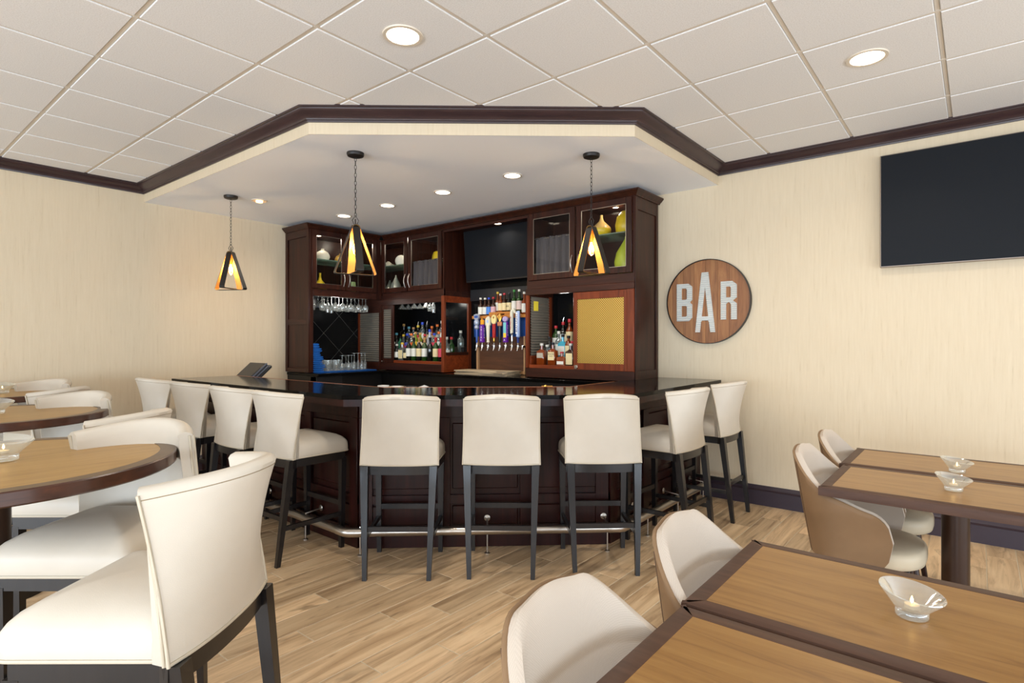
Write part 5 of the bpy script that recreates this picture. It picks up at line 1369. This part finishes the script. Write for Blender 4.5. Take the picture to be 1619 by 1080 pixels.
def stack_text(parent, body, size, step, m, loc, rz=0.0):
    for k, c in enumerate(body):
        o = put('lettering', text_mesh(c, size, m, 0.0003), parent, (loc[0], loc[1], loc[2] - step * k)); o.rotation_euler = (radians(90), 0, rz)
def oval(mb, rx, rz_, y0, y1, c=(0, 0)):
    pts = [(c[0] + rx * cos(2 * pi * k / 20), c[1] + rz_ * sin(2 * pi * k / 20)) for k in range(20)]; n = 20
    V = [(x, y0, z) for x, z in pts] + [(x, y1, z) for x, z in pts]
    return mb.add(V, [tuple(range(n)), tuple(range(2 * n - 1, n - 1, -1))] + [(i, (i + 1) % n, n + (i + 1) % n, n + i) for i in range(n)])
YH = YT - 0.065
for k, u in enumerate(TU):
    t = thing('beer_tap', TL[k], 'beer tap', (at(u, YH), YH, TAPZ), 0, 'beer taps')
    fc = MB().tube([(0, 0.090, 0.0), (0, 0.02, 0.0), (0, 0.0, 0.0)], 0.012, 12).lathe([(0.022, 0), (0.022, 0.006), (0.014, 0.012)], 14, (0, 0, 0), Matrix.Translation((0, 0.094, 0)) @ Matrix.Rotation(radians(90), 4, 'X'))
    fc.tube([(0, 0.0, 0.012), (0, -0.004, -0.02), (0, -0.018, -0.05)], [0.014, 0.011, 0.009], 12).lathe([(0.012, 0.0), (0.014, 0.01), (0.009, 0.022), (0.006, 0.040)], 12, (0, 0, 0.005))
    fc.obj('faucet', M_CHROME, t)
    z0_ = 0.048
    if k == 0:
        MB().lathe([(0.008, z0_ - 0.005), (0.013, z0_ + 0.02), (0.016, 0.20)], 14).obj('handle', M_BLH, t)
        MB().lathe([(0.016, 0.20), (0.030, 0.215), (0.028, 0.235), (0.020, 0.245), (0.032, 0.262), (0.034, 0.285), (0.026, 0.305), (0.014, 0.315)], 16).obj('topper', M_SLV, t)
        sh_ = MB().prism([(-0.040, 0.372), (0, 0.384), (0.040, 0.372), (0.038, 0.335), (0.022, 0.312), (0, 0.302), (-0.022, 0.312), (-0.038, 0.335)], -0.012, 0.012, Matrix.Rotation(radians(90), 4, 'X')).obj('shield', M_SLV, t)
        MB().box(-0.026, 0.026, -0.0135, -0.012, 0.335, 0.362).obj('badge', M_BLH, sh_, 0)
    elif k in (1, 5):
        zt_ = 0.235 if k == 1 else 0.262
        hd = MB().box(-0.030, 0.030, -0.016, 0.016, z0_, z0_ + zt_ - 0.03, 0.004).obj('handle', M_PURP, t)
        if k == 1:
            stack_text(hd, 'ABITA', 0.036, 0.030, M_INKW, (-0.002, -0.0168, z0_ + zt_ - 0.058))
            MB().prism([(-0.022, 0), (0.026, 0), (0.028, 0.05), (0.004, 0.058), (-0.006, 0.075), (-0.012, 0.055), (-0.022, 0.052)], -0.008, 0.008, Matrix.Translation((0, 0, z0_ + zt_ - 0.026)) @ Matrix.Rotation(radians(90), 4, 'X')).obj('topper', M_ORH, t)
        else:
            MB().box(-0.022, 0.018, -0.0176, -0.016, z0_ + 0.105, z0_ + zt_ - 0.036).obj('aqua_panel', M_AQ, hd, 0)
            MB().box(-0.022, 0.018, -0.0176, -0.016, z0_ + 0.055, z0_ + 0.105).obj('yellow_panel', M_YP, hd, 0)
            oval(MB(), 0.036, 0.030, -0.012, 0.012, (-0.004, z0_ + zt_ + 0.002)).obj('topper', M_LIL, t)
        stack_text(hd, 'ABITA', 0.026, 0.026, M_INKW, (0.0308, 0.0, z0_ + zt_ - 0.075), radians(90))
        put('lettering', text_mesh('A', 0.03, M_INKW, 0.0003), hd, (-0.006, -0.0168, z0_ + 0.026)).rotation_euler = (radians(90), 0, 0)
    elif k == 2:
        MB().lathe([(0.020, z0_), (0.016, z0_ + 0.02), (0.021, z0_ + 0.10), (0.026, z0_ + 0.19), (0.018, z0_ + 0.225)], 10).obj('handle', M_IVORY, t)
        pq = MB().prism([(-0.038, 0.30), (-0.034, 0.245), (0.034, 0.245), (0.038, 0.30), (0.030, 0.328), (0.010, 0.350), (-0.028, 0.330)], -0.012, 0.012, Matrix.Rotation(radians(90), 4, 'X')).obj('topper', M_IVORY, t)
        oval(MB(), 0.016, 0.022, -0.0135, -0.012, (0, 0.288)).obj('badge', M_LBL, pq)
    elif k == 3:
        MB().lathe([(0.010, z0_ - 0.004), (0.016, z0_ + 0.02), (0.012, z0_ + 0.052)], 14).obj('ferrule', M_BRASS, t)
        hd = MB().box(-0.020, 0.020, -0.013, 0.013, z0_ + 0.052, z0_ + 0.215, 0.005).obj('handle', M_REDH, t)
        vtext(hd, 'AMBER', 0.036, M_INKW, (0, -0.0138, z0_ + 0.13)) if False else None
        pq = oval(MB(), 0.038, 0.054, -0.011, 0.011, (0, z0_ + 0.262)).obj('topper', M_PLQ, t)
        oval(MB(), 0.010, 0.012, -0.0125, -0.011, (0, z0_ + 0.285)).obj('badge', M_BRASS, pq)
        MB().tube([(0.0, 0, z0_ + 0.31), (0.004, 0, z0_ + 0.335), (-0.012, 0, z0_ + 0.355)], 0.004, 6).obj('finial', M_BRASS, t)
    elif k == 4:
        MB().lathe([(0.013, z0_ - 0.002), (0.019, z0_ + 0.03), (0.021, z0_ + 0.185)], 14).obj('handle', M_BLKH, t)
        MB().box(-0.032, 0.032, -0.014, 0.014, z0_ + 0.185, z0_ + 0.235, 0.006).obj('copper_block', M_COPH, t)
        hp = MB()
        for q in range(5):
            a = q - 2; hp.tube([(0.002 * a, 0, z0_ + 0.235), (0.012 * a, 0, z0_ + 0.29), (0.007 * a, 0, z0_ + 0.335 - 0.008 * abs(a))], [0.010, 0.012, 0.003], 8)
        hp.obj('topper', M_BRASS, t)
    elif k == 6:
        MB().lathe([(0.010, z0_ - 0.004), (0.014, z0_ + 0.03), (0.011, z0_ + 0.07), (0.017, z0_ + 0.105)], 14).obj('ferrule', M_CHROME, t)
        pts = [(-0.004, z0_ + 0.10), (-0.004, z0_ + 0.33), (0.004, z0_ + 0.355), (0.022, z0_ + 0.362), (0.038, z0_ + 0.345), (0.044, z0_ + 0.325)]
        hd = MB().tube([(x_, 0, z_) for x_, z_ in pts], [0.019, 0.021, 0.021, 0.019, 0.017, 0.012], 14).obj('handle', M_IVORY, t)
        vtext(hd, 'MICHELOB', 0.030, M_INKR, (-0.004, -0.0215, z0_ + 0.215))
    else:
        MB().lathe([(0.012, z0_ - 0.004), (0.015, z0_ + 0.04), (0.018, z0_ + 0.055)], 14).obj('ferrule', M_INKB, t)
        hd = MB().box(-0.024, 0.024, -0.016, 0.016, z0_ + 0.055, z0_ + 0.350, 0.010).obj('handle', M_LBL, t)
        MB().box(-0.0235, 0.004, -0.0185, -0.0155, z0_ + 0.095, z0_ + 0.330, 0.001).obj('white_panel', M_INKW, hd)
        vtext(hd, 'BUD LIGHT', 0.040, M_INKB, (-0.010, -0.0190, z0_ + 0.215))
t = thing('spare_faucet', 'chrome faucet without handle at the right end of taps', 'faucet', (at(826.5, YH), YH, TAPZ))
MB().tube([(0, 0.090, 0.0), (0, 0.0, 0.0)], 0.012, 12).tube([(0, 0.0, 0.012), (0, -0.004, -0.02), (0, -0.012, -0.035)], [0.014, 0.011, 0.009], 12).obj('body', M_CHROME, t)
MB().lathe([(0.022, 0), (0.022, 0.006), (0.014, 0.012)], 14, (0, 0, 0), Matrix.Translation((0, 0.094, 0)) @ Matrix.Rotation(radians(90), 4, 'X')).obj('flange', M_CHROME, t)

# ------------------------------------------------------------------ small things on the counters
M_MENU = wood('pale_board', [(0.3, (170, 150, 122)), (0.7, (196, 178, 150))], (3, 30, 30), 0.5, 0, 0.02)
for k, (rz, col) in enumerate(((2, 'bottom'), (-3, 'middle'), (4, 'top'))):
    t = thing('menu_board', col + ' pale board of the flat stack below the beer taps', 'board', (-4.31, 4.79, 1.0465 + 0.0165 * k), radians(rz), 'stack of pale boards')
    MB().box(-0.36, 0.40, -0.14, 0.13, 0.0, 0.015, 0.003).obj('board', M_MENU, t)
    MB().box(0.25, 0.385, -0.141, -0.05, 0.004, 0.0145).obj('clip_plate', M_NICKEL, t, 0)
def bowl(x, y, z, r, h, m, label, cat='bowl', inner=None):
    t = thing('bar_bowl', label, cat, (x, y, z))
    MB().lathe([(r * 0.5, 0), (r * 0.8, h * 0.35), (r, h), (r * 0.95, h), (r * 0.75, h * 0.4), (0.001, h * 0.15)], 24, caps=False).obj('bowl', m, t, 60)
    MB().lathe([(r * 0.5, 0.0), (r * 0.5, 0.004), (0.0005, 0.004)], 20).obj('base', m, t, 60)
def ond(u, depth): return dl(depth, (u - 809.5) / 898.0 * depth)
p = ond(606, 4.45); bowl(p[0], p[1], 0.9005, 0.045, 0.175, M_WHITE, 'white cup standing behind the counter inner edge', 'cup')
p = ond(627, 4.48); bowl(p[0], p[1], 0.9005, 0.075, 0.165, M_STEEL, 'steel mixing bowl behind the counter inner edge')
p = ond(649, 4.48); bowl(p[0], p[1], 0.9005, 0.055, 0.165, M_TERM, 'dark bowl behind the counter between steel bowl and napkins')
p = ond(667, 4.46)
t = thing('napkin_stack', 'white folded napkins sticking up behind the counter', 'napkins', (p[0], p[1], 0.9005), AZ)
for k in range(3): MB().prism([(-0.05, 0), (0.05, 0), (0.05, 0.165), (0.02, 0.175), (-0.05, 0.15)], -0.006 + 0.014 * k, 0.006 + 0.014 * k, Matrix.Rotation(radians(82), 4, 'X')).obj('napkin', M_WHITE, t)
p = ond(863, 4.75)
t = thing('brass_fitting', 'small polished brass fitting behind the right counter', 'fitting', (p[0], p[1], 0.9005), AZ)
MB().lathe([(0.03, 0.0), (0.03, 0.006), (0.012, 0.012), (0.011, 0.125), (0.02, 0.135), (0.02, 0.145), (0.010, 0.155)], 18).obj('post', M_BRASS, t)
MB().tube([(-0.035, 0, 0.14), (0.055, 0, 0.14)], 0.011, 12).obj('cross_bar', M_BRASS, t)
